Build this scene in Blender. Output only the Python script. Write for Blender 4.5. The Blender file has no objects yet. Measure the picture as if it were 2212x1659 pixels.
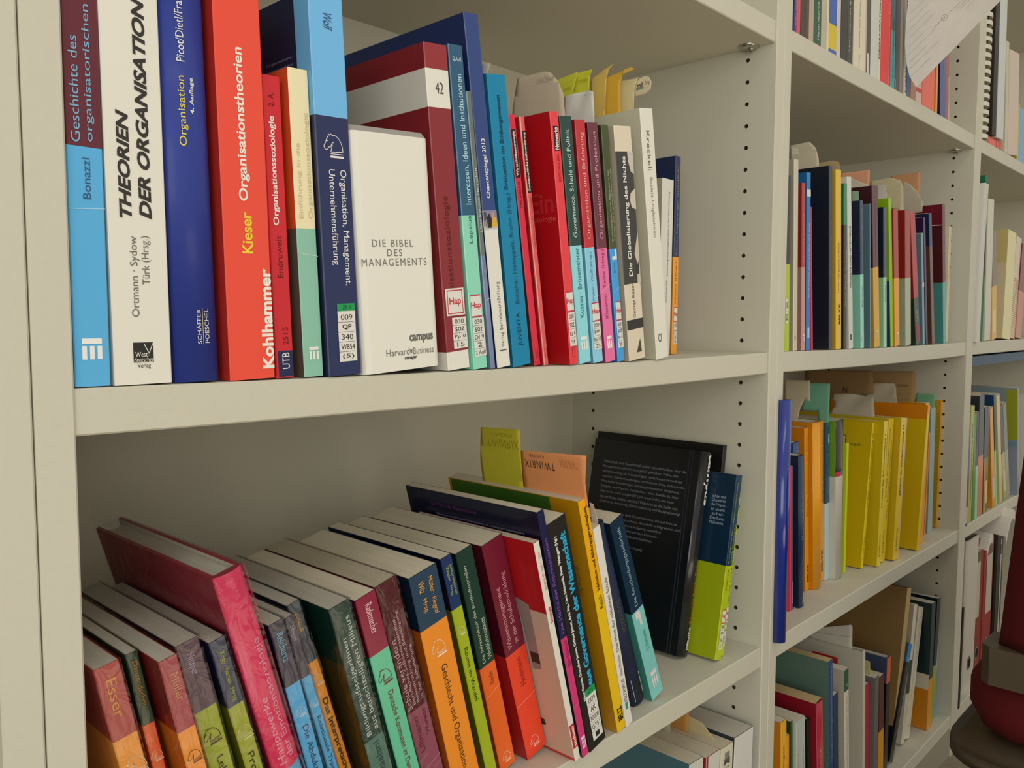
# An office wall of light grey bookcases full of paperbacks, seen obliquely from a seat in front of them.
import bpy, bmesh, math, random
from mathutils import Vector, Matrix
random.seed(7)
SC = bpy.context.scene
COL = SC.collection
# ------------------------------------------------------------------ camera, world, light, exposure
cam = bpy.data.objects.new('camera', bpy.data.cameras.new('camera'))
COL.objects.link(cam)
RR = [(0.686625, -0.727008, 0.002354), (-0.051459, -0.051829, -0.997329), (0.725188, 0.68467, -0.072998)]
cam.matrix_world = Matrix(((RR[0][0], -RR[1][0], -RR[2][0], -0.15534), (RR[0][1], -RR[1][1], -RR[2][1], -0.45206),
                           (RR[0][2], -RR[1][2], -RR[2][2], 0.03404), (0, 0, 0, 1)))
cam.data.lens = 29.395
cam.data.sensor_width = 36
cam.data.clip_start = .01
SC.camera = cam
W = bpy.data.worlds.new('room_light')
SC.world = W
W.use_nodes = True
W.node_tree.nodes['Background'].inputs[0].default_value = (1.0, .95, .83, 1)
W.node_tree.nodes['Background'].inputs[1].default_value = .64


def area(name, loc, target, sx, sy, power, color):
    l = bpy.data.lights.new(name, 'AREA')
    l.shape = 'RECTANGLE'; l.size = sx; l.size_y = sy; l.energy = power; l.color = color
    o = bpy.data.objects.new(name, l)
    COL.objects.link(o)
    o.location = loc
    o.rotation_euler = (Vector(target) - Vector(loc)).to_track_quat('-Z', 'Y').to_euler()
    return o


area('window_daylight', (-1.30, -1.75, .35), (.5, .1, 0), 1.7, 1.5, 21, (.99, 1.0, .97))
area('ceiling_lamp_light', (.15, -1.0, 1.7), (.25, -.45, 0), 1.2, .35, 3, (1.0, .96, .88))
floor_spot = bpy.data.lights.new('added_floor_spot', 'SPOT')  # added spot out of view: glare on the wrap, bounce from below
floor_spot.energy = 3000; floor_spot.spot_size = math.radians(22); floor_spot.spot_blend = .15; floor_spot.shadow_soft_size = .02; floor_spot.color = (1, .97, .9)
so = bpy.data.objects.new('added_floor_spot', floor_spot)
COL.objects.link(so)
so.location = (.72, -2.7, 1.6)
so.rotation_euler = (Vector((.72, -1.52, -.797)) - Vector(so.location)).to_track_quat('-Z', 'Y').to_euler()
SC.view_settings.view_transform = 'Standard'
SC.view_settings.look = 'None'
SC.view_settings.gamma = 1
SC.view_settings.use_curve_mapping = False
SC.view_settings.exposure = 0.0

# ------------------------------------------------------------------ materials
MATS = {}


def lin(h):
    h = h.lstrip('#')
    return [((c / 12.92) if c <= .04045 else ((c + .055) / 1.055) ** 2.4) for c in (int(h[i:i + 2], 16) / 255 for i in (0, 2, 4))]


def M(hexc, rough=.45, coat=0.0, metal=0.0, tex=None):
    """A procedural surface: plain colour, optionally with paper grain or page lines as bump / faint mottling."""
    key = (hexc, rough, coat, metal, tex)
    if key in MATS:
        return MATS[key]
    m = bpy.data.materials.new('surface_' + hexc.lstrip('#') + (('_' + tex) if tex else ''))
    m.use_nodes = True
    nt = m.node_tree
    b = nt.nodes['Principled BSDF']
    rgb = lin(hexc)
    b.inputs['Base Color'].default_value = (*rgb, 1)
    b.inputs['Roughness'].default_value = rough
    b.inputs['Metallic'].default_value = metal
    b.inputs['Specular IOR Level'].default_value = .35
    b.inputs['Coat Weight'].default_value = coat
    b.inputs['Coat Roughness'].default_value = .12
    if tex:
        tc = nt.nodes.new('ShaderNodeTexCoord')
        mp = nt.nodes.new('ShaderNodeMapping')
        nz = nt.nodes.new('ShaderNodeTexNoise')
        nt.links.new(tc.outputs['Object'], mp.inputs[0])
        nt.links.new(mp.outputs[0], nz.inputs['Vector'])
        sc, amt, bump = {'pages': ((900, 6, 3), .14, .0), 'board': ((260, 260, 260), .03, .03), 'paper': ((60, 60, 60), .07, .05),
                         'fabric': ((700, 700, 700), .25, .3), 'carpet': ((90, 90, 90), .3, .3), 'cloud': ((18, 18, 18), .10, .0)}[tex]
        mp.inputs['Scale'].default_value = sc
        nz.inputs['Scale'].default_value = 1
        nz.inputs['Detail'].default_value = 2
        mx = nt.nodes.new('ShaderNodeMix')
        mx.data_type = 'RGBA'
        mx.inputs[6].default_value = (*[c * (1 - amt) for c in rgb], 1)
        mx.inputs[7].default_value = (*[min(1, c * (1 + amt)) for c in rgb], 1)
        nt.links.new(nz.outputs[0], mx.inputs[0])
        nt.links.new(mx.outputs[2], b.inputs['Base Color'])
        if bump:
            bp = nt.nodes.new('ShaderNodeBump')
            bp.inputs['Strength'].default_value = bump
            bp.inputs['Distance'].default_value = .001
            nt.links.new(nz.outputs[0], bp.inputs['Height'])
            nt.links.new(bp.outputs[0], b.inputs['Normal'])
    MATS[key] = m
    return m


def film_material():
    m = bpy.data.materials.new('clear_shrink_film')
    m.use_nodes = True
    nt = m.node_tree
    for n in list(nt.nodes):
        nt.nodes.remove(n)
    N = nt.nodes.new
    out, mix, tr, gl = N('ShaderNodeOutputMaterial'), N('ShaderNodeMixShader'), N('ShaderNodeBsdfTransparent'), N('ShaderNodeBsdfGlossy')
    tr.inputs[0].default_value = (.97, .97, .97, 1)
    gl.inputs[0].default_value = (1, 1, 1, 1)
    gl.inputs['Roughness'].default_value = .08
    tc, mp, n1, n2, ad, bp, fr = N('ShaderNodeTexCoord'), N('ShaderNodeMapping'), N('ShaderNodeTexNoise'), N('ShaderNodeTexNoise'), N('ShaderNodeMath'), N('ShaderNodeBump'), N('ShaderNodeFresnel')
    mp.inputs['Scale'].default_value = (70, 60, 38)
    n1.inputs['Scale'].default_value = 1.0; n1.inputs['Detail'].default_value = 3; n1.inputs['Distortion'].default_value = 1.4
    n2.inputs['Scale'].default_value = .32; n2.inputs['Detail'].default_value = 1
    bp.inputs['Strength'].default_value = .45; bp.inputs['Distance'].default_value = .004
    fr.inputs[0].default_value = 1.5
    L = nt.links.new
    L(tc.outputs['Object'], mp.inputs[0]); L(mp.outputs[0], n1.inputs['Vector']); L(mp.outputs[0], n2.inputs['Vector'])
    L(n1.outputs[0], ad.inputs[0]); L(n2.outputs[0], ad.inputs[1]); L(ad.outputs[0], bp.inputs['Height'])
    L(bp.outputs[0], gl.inputs['Normal']); L(bp.outputs[0], fr.inputs['Normal'])
    ml = N('ShaderNodeMath'); ml.operation = 'MULTIPLY'; ml.inputs[1].default_value = .42
    L(fr.outputs[0], ml.inputs[0]); L(ml.outputs[0], mix.inputs[0]); L(tr.outputs[0], mix.inputs[1]); L(gl.outputs[0], mix.inputs[2]); L(mix.outputs[0], out.inputs[0])
    return m


FILM = film_material()
PAGES = M('#cfc6b0', .8, tex='pages')
PAGEG = M('#c6c0b4', .8, tex='pages')
PAGEY = M('#c2a878', .8, tex='pages')
BOARD = M('#cfcbb9', .5, tex='board')
HOLE = M('#5a5344', .9)
STEEL = M('#b9b6ac', .22, metal=1.0)


# ------------------------------------------------------------------ mesh helpers
class MB:
    """Collects polygons with materials; build() links them as one mesh object."""

    def __init__(s):
        s.v, s.f, s.m, s.mats, s.sm = [], [], [], [], []

    def mi(s, mat):
        if mat not in s.mats:
            s.mats.append(mat)
        return s.mats.index(mat)

    def poly(s, pts, mat, smooth=False):
        n = len(s.v)
        s.v += [tuple(p) for p in pts]
        s.f.append(tuple(range(n, n + len(pts)))); s.m.append(s.mi(mat)); s.sm.append(smooth)

    def box(s, a, b, mat, ch=0.0):
        (x0, y0, z0), (x1, y1, z1) = a, b
        if ch:  # chamfered along z, good for boards and labels
            pr = [(x0 + ch, y0), (x1 - ch, y0), (x1, y0 + ch), (x1, y1 - ch), (x1 - ch, y1), (x0 + ch, y1), (x0, y1 - ch), (x0, y0 + ch)]
            s.prism(pr, z0, z1, mat); return
        s.prism([(x0, y0), (x1, y0), (x1, y1), (x0, y1)], z0, z1, mat)

    def prism(s, prof, z0, z1, mat, axis='z', smooth=False, caps=True):
        """Extrude a closed 2D profile along an axis. axis z: (x,y); axis x: (y,z); axis y: (x,z)."""
        def P(p, t):
            return {'z': (p[0], p[1], t), 'x': (t, p[0], p[1]), 'y': (p[0], t, p[1])}[axis]
        n = len(s.v); k = len(prof)
        s.v += [P(p, z0) for p in prof] + [P(p, z1) for p in prof]
        mi = s.mi(mat)
        for i in range(k):
            j = (i + 1) % k
            s.f.append((n + i, n + j, n + k + j, n + k + i)); s.m.append(mi); s.sm.append(smooth)
        if caps:
            s.f.append(tuple(n + i for i in reversed(range(k)))); s.m.append(mi); s.sm.append(False)
            s.f.append(tuple(n + k + i for i in range(k))); s.m.append(mi); s.sm.append(False)

    def tube(s, pts, r, mat, seg=8, closed=False, caps=True):
        n0 = len(s.v); pts = [Vector(p) for p in pts]; mi = s.mi(mat); k = len(pts)
        for i, p in enumerate(pts):
            a = pts[i - 1] if (i or closed) else pts[0]
            b = pts[(i + 1) % k] if (i < k - 1 or closed) else pts[-1]
            t = (b - a).normalized()
            u = t.cross(Vector((0, 0, 1)))
            if u.length < 1e-3:
                u = t.cross(Vector((0, 1, 0)))
            u.normalize(); w = t.cross(u)
            rr = r[i] if isinstance(r, (list, tuple)) else r
            for q in range(seg):
                an = 2 * math.pi * q / seg
                s.v.append(tuple(p + (u * math.cos(an) + w * math.sin(an)) * rr))
        for i in range(k if closed else k - 1):
            for q in range(seg):
                a, b = n0 + i * seg, n0 + ((i + 1) % k) * seg
                s.f.append((a + q, a + (q + 1) % seg, b + (q + 1) % seg, b + q)); s.m.append(mi); s.sm.append(True)
        if caps and not closed:
            s.f.append(tuple(n0 + q for q in reversed(range(seg)))); s.m.append(mi); s.sm.append(False)
            s.f.append(tuple(n0 + (k - 1) * seg + q for q in range(seg))); s.m.append(mi); s.sm.append(False)

    def build(s, name, parent=None, loc=(0, 0, 0), rot=(0, 0, 0), recalc=True):
        me = bpy.data.meshes.new(name)
        me.from_pydata(s.v, [], s.f)
        for m in s.mats:
            me.materials.append(m)
        me.polygons.foreach_set('material_index', s.m)
        me.polygons.foreach_set('use_smooth', s.sm)
        if recalc:
            b = bmesh.new(); b.from_mesh(me)
            bmesh.ops.remove_doubles(b, verts=b.verts, dist=1e-6)
            bmesh.ops.recalc_face_normals(b, faces=b.faces)
            b.to_mesh(me); b.free()
        me.update()
        o = bpy.data.objects.new(name, me)
        COL.objects.link(o)
        o.location, o.rotation_euler = loc, rot
        o.parent = parent
        return o


def tag(o, label=None, cat=None, group=None, kind=None):
    for k, v in (('label', label), ('category', cat), ('group', group), ('kind', kind)):
        if v:
            o[k] = v
    return o


def empty(name, loc, rot=(0, 0, 0)):
    o = bpy.data.objects.new(name, None)
    COL.objects.link(o)
    o.location, o.rotation_euler = loc, rot
    o.empty_display_size = .02
    return o


TXT = {}


def glyphs(text, flags=''):
    """Outline letters as flat polygons, scaled to a unit box (u along the line, v up)."""
    k = (text, flags)
    if k in TXT:
        return TXT[k]
    c = bpy.data.curves.new('lettering', 'FONT')
    c.body = text
    c.resolution_u = 3
    if 'b' in flags:
        c.offset = .022
    if 'B' in flags:
        c.offset = .038
    if 'i' in flags:
        c.shear = .25
    if 'w' in flags:
        c.space_character = 1.25
    o = bpy.data.objects.new('lettering', c)
    COL.objects.link(o)
    dg = bpy.context.evaluated_depsgraph_get()
    me = bpy.data.meshes.new_from_object(o.evaluated_get(dg))
    vs = [v.co.copy() for v in me.vertices]
    x0, x1 = min(v.x for v in vs), max(v.x for v in vs)
    y0, y1 = min(v.y for v in vs), max(v.y for v in vs)
    r = ([((v.x - x0) / (x1 - x0), (v.y - y0) / (y1 - y0)) for v in vs], [tuple(p.vertices) for p in me.polygons])
    bpy.data.objects.remove(o); bpy.data.meshes.remove(me); bpy.data.curves.remove(c)
    TXT[k] = r
    return r


def letter(mb, text, fn, mat, flags=''):
    vs, fs = glyphs(text, flags)
    n = len(mb.v)
    mb.v += [tuple(fn(u, v)) for u, v in vs]
    mi = mb.mi(mat)
    for f in fs:
        mb.f.append(tuple(n + i for i in f)); mb.m.append(mi); mb.sm.append(False)


def strokes(mb, lines, wd, fn, mat):
    """Thin drawn lines; fn maps (u, v) of the drawing to a point on the surface."""
    for ln in lines:
        for (a, b), (c, d) in zip(ln, ln[1:]):
            L = math.hypot(c - a, d - b) or 1e-6
            px, py = -(d - b) / L * wd / 2, (c - a) / L * wd / 2
            ex, ey = (c - a) / L * wd * .3, (d - b) / L * wd * .3
            mb.poly([fn(a + px - ex, b + py - ey), fn(a - px - ex, b - py - ey), fn(c - px + ex, d - py + ey), fn(c + px + ex, d + py + ey)], mat)


HORSE = [[(.02, .36), (.0, .46), (.10, .62), (.16, .78), (.24, .88), (.26, .98), (.33, .92), (.38, 1.0), (.44, .93), (.55, .95), (.68, .9), (.80, .80), (.90, .64), (.96, .46), (.98, .26)],
         [(.02, .36), (.08, .30), (.18, .32), (.24, .42), (.36, .44), (.40, .56), (.50, .64)],
         [(.44, .60), (.42, .44), (.34, .22), (.56, .22), (.98, .26)], [(.16, .68), (.22, .70)]]


# ------------------------------------------------------------------ the room
FLOOR = -.797
fl = MB(); fl.box((-3, -3.4, FLOOR - .05), (5, .42, FLOOR), M('#8f8473', .7, tex='carpet'))
tag(fl.build('floor'), kind='structure')
wl = MB(); wl.box((-3, .325, FLOOR), (5, .42, 2.0), M('#d8d3c2', .8, tex='paper'))
tag(wl.build('wall_back'), kind='structure')

# ------------------------------------------------------------------ bookcases
BW, PT, SH, BD, RC = .762, .019, .0247, .3038, .0024      # inner width, panel and shelf thickness, depth, shelf recess
TOP, CASE_TOP = .3535, 1.52
BW2 = .7546                                              # the second case is a little narrower
SHELVES = [-.742, -.3547 - SH, -SH, TOP, TOP + .378, TOP + .756]
HOLES_Z = [.3405 - .02515 * i for i in range(-30, 40)]
HY = (.03615, .2589)


def sag(x, x0=0.0):
    t = (x - x0) / (BW if x0 == 0 else BW2)
    return -.0022 * 4 * t * (1 - t) if 0 <= t <= 1 else 0.0


def side_panel(parent, x0, inner):
    """Upright with two columns of drilled pin holes on its inner face (inner = -1: holes on the -x face)."""
    mb = MB()
    xi, xo = (x0, x0 + PT) if inner < 0 else (x0 + PT, x0)
    z0, z1, c = FLOOR, CASE_TOP, .0011
    s = 1 if inner < 0 else -1                              # direction from inner face into the board
    P = lambda x, y, z: (x, y, z)
    # outer shell without the inner face
    ring = [(xi, BD), (xo, BD), (xo, c), (xo - s * c, 0), (xi + s * c, 0), (xi, c)]
    for (ax, ay), (bx, by) in zip(ring, ring[1:]):
        mb.poly([P(ax, ay, z0), P(bx, by, z0), P(bx, by, z1), P(ax, ay, z1)], BOARD)
    mb.poly([P(x, y, z1) for x, y in ring], BOARD)
    mb.poly([P(x, y, z0) for x, y in ring], BOARD)
    hw = .006
    ys = [c, HY[0] - hw, HY[0] + hw, HY[1] - hw, HY[1] + hw, BD]
    hz = sorted(HOLES_Z); hh = .02515 / 2
    zb, zt = hz[0] - hh, hz[-1] + hh
    for a, b, col in ((0, 1, 0), (1, 2, 1), (2, 3, 0), (3, 4, 1), (4, 5, 0)):
        ya, yb = ys[a], ys[b]
        if not col:
            mb.poly([P(xi, ya, z0), P(xi, yb, z0), P(xi, yb, z1), P(xi, ya, z1)], BOARD)
            continue
        mb.poly([P(xi, ya, z0), P(xi, yb, z0), P(xi, yb, zb), P(xi, ya, zb)], BOARD)
        mb.poly([P(xi, ya, zt), P(xi, yb, zt), P(xi, yb, z1), P(xi, ya, z1)], BOARD)
        yc = (ya + yb) / 2
        an = sorted([2 * math.pi * i / 12 + .05 for i in range(12)] + [math.atan2(sy * hh, sx * hw) % (2 * math.pi) for sx in (1, -1) for sy in (1, -1)])
        for z in hz:
            cir, rec, dep = [], [], []
            for t in an:
                cy, cz = math.cos(t), math.sin(t)
                k = min(hw / abs(cy) if abs(cy) > 1e-6 else 9, hh / abs(cz) if abs(cz) > 1e-6 else 9)
                cir.append(P(xi, yc + .0025 * cy, z + .0025 * cz)); rec.append(P(xi, yc + k * cy, z + k * cz))
                dep.append(P(xi + s * .010, yc + .0025 * cy, z + .0025 * cz))
            for i in range(len(an)):
                j = (i + 1) % len(an)
                mb.poly([rec[i], rec[j], cir[j], cir[i]], BOARD)
                mb.poly([cir[i], cir[j], dep[j], dep[i]], HOLE)
            mb.poly(dep, HOLE)
    return mb.build('side_panel', parent)


def shelf_board(parent, x0, z0, sagging=False, BW=BW):
    mb = MB()
    pr = [(RC + .001, 0), (RC, .001), (RC, SH - .001), (RC + .001, SH), (BD - .008, SH), (BD - .008, 0)]
    n = 16 if sagging else 1
    xs = [x0 + .0004 + (BW - .0008) * i / n for i in range(n + 1)]
    rows = [[(x, y, z0 + z + (sag(x, x0) if sagging else 0)) for y, z in pr] for x in xs]
    for a, b in zip(rows, rows[1:]):
        for i in range(6):
            j = (i + 1) % 6
            mb.poly([a[i], a[j], b[j], b[i]], BOARD)
    mb.poly(rows[0], BOARD); mb.poly(rows[-1], BOARD)
    return mb.build('shelf', parent)


def disc_support(parent, x, y, z, right):
    """Metal cam plate with a screw under the shelf, against the side panel."""
    mb = MB()
    def dome(cx, cy, r, h, zt, cut=None):
        k = 20
        prev = None
        for rr, dz in ((r, 0), (r, -h * .45), (r * .72, -h), (0.0, -h)):
            ring = []
            for i in range(k):
                a = 2 * math.pi * i / k
                px = cx + rr * math.cos(a)
                if cut is not None:
                    px = min(px, cut) if right else max(px, cut)
                ring.append((px, cy + rr * math.sin(a) * .9, zt + dz))
            if prev:
                for i in range(k):
                    mb.poly([prev[i], prev[(i + 1) % k], ring[(i + 1) % k], ring[i]], STEEL, True)
            prev = ring
    dome(x, y, .0125, .0035, z, cut=(x + .009 if right else x - .009))
    dome(x, y - .002, .0045, .0062, z)
    mb.box((x - .003, y - .0026, z - .0066), (x + .003, y - .0016, z - .0058), HOLE)
    return mb.build('shelf_support', parent)


def bookcase(x0, label, sags=(), BW=BW):
    t = empty('bookcase', (x0, 0, FLOOR))
    t.location = (0, 0, 0)
    tag(t, label, 'bookcase', 'light grey office bookcases standing side by side')
    side_panel(t, x0 - PT, 1)
    side_panel(t, x0 + BW, -1)
    for z in SHELVES:
        shelf_board(t, x0, z, abs(z + SH) < 1e-6 and 0 in sags, BW)
    mb = MB(); mb.box((x0 - .004, BD - .008, FLOOR + .01), (x0 + BW + .004, BD, CASE_TOP), M('#d0cab6', .55, tex='board'))
    mb.build('back_panel', t)
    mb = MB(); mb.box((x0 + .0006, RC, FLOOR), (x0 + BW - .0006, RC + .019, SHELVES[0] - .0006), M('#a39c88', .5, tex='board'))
    mb.build('plinth_board', t)
    mb = MB(); mb.box((x0 - PT, 0, CASE_TOP), (x0 + BW + PT, BD, CASE_TOP + .022), BOARD)
    mb.build('top_board', t)
    for z in SHELVES[1:]:
        if abs(z - TOP) < .001:
            disc_support(t, x0 + BW - .009, HY[0] - .006, z, True)
            disc_support(t, x0 + .009, HY[0] - .006, z, False)
    return t


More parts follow.
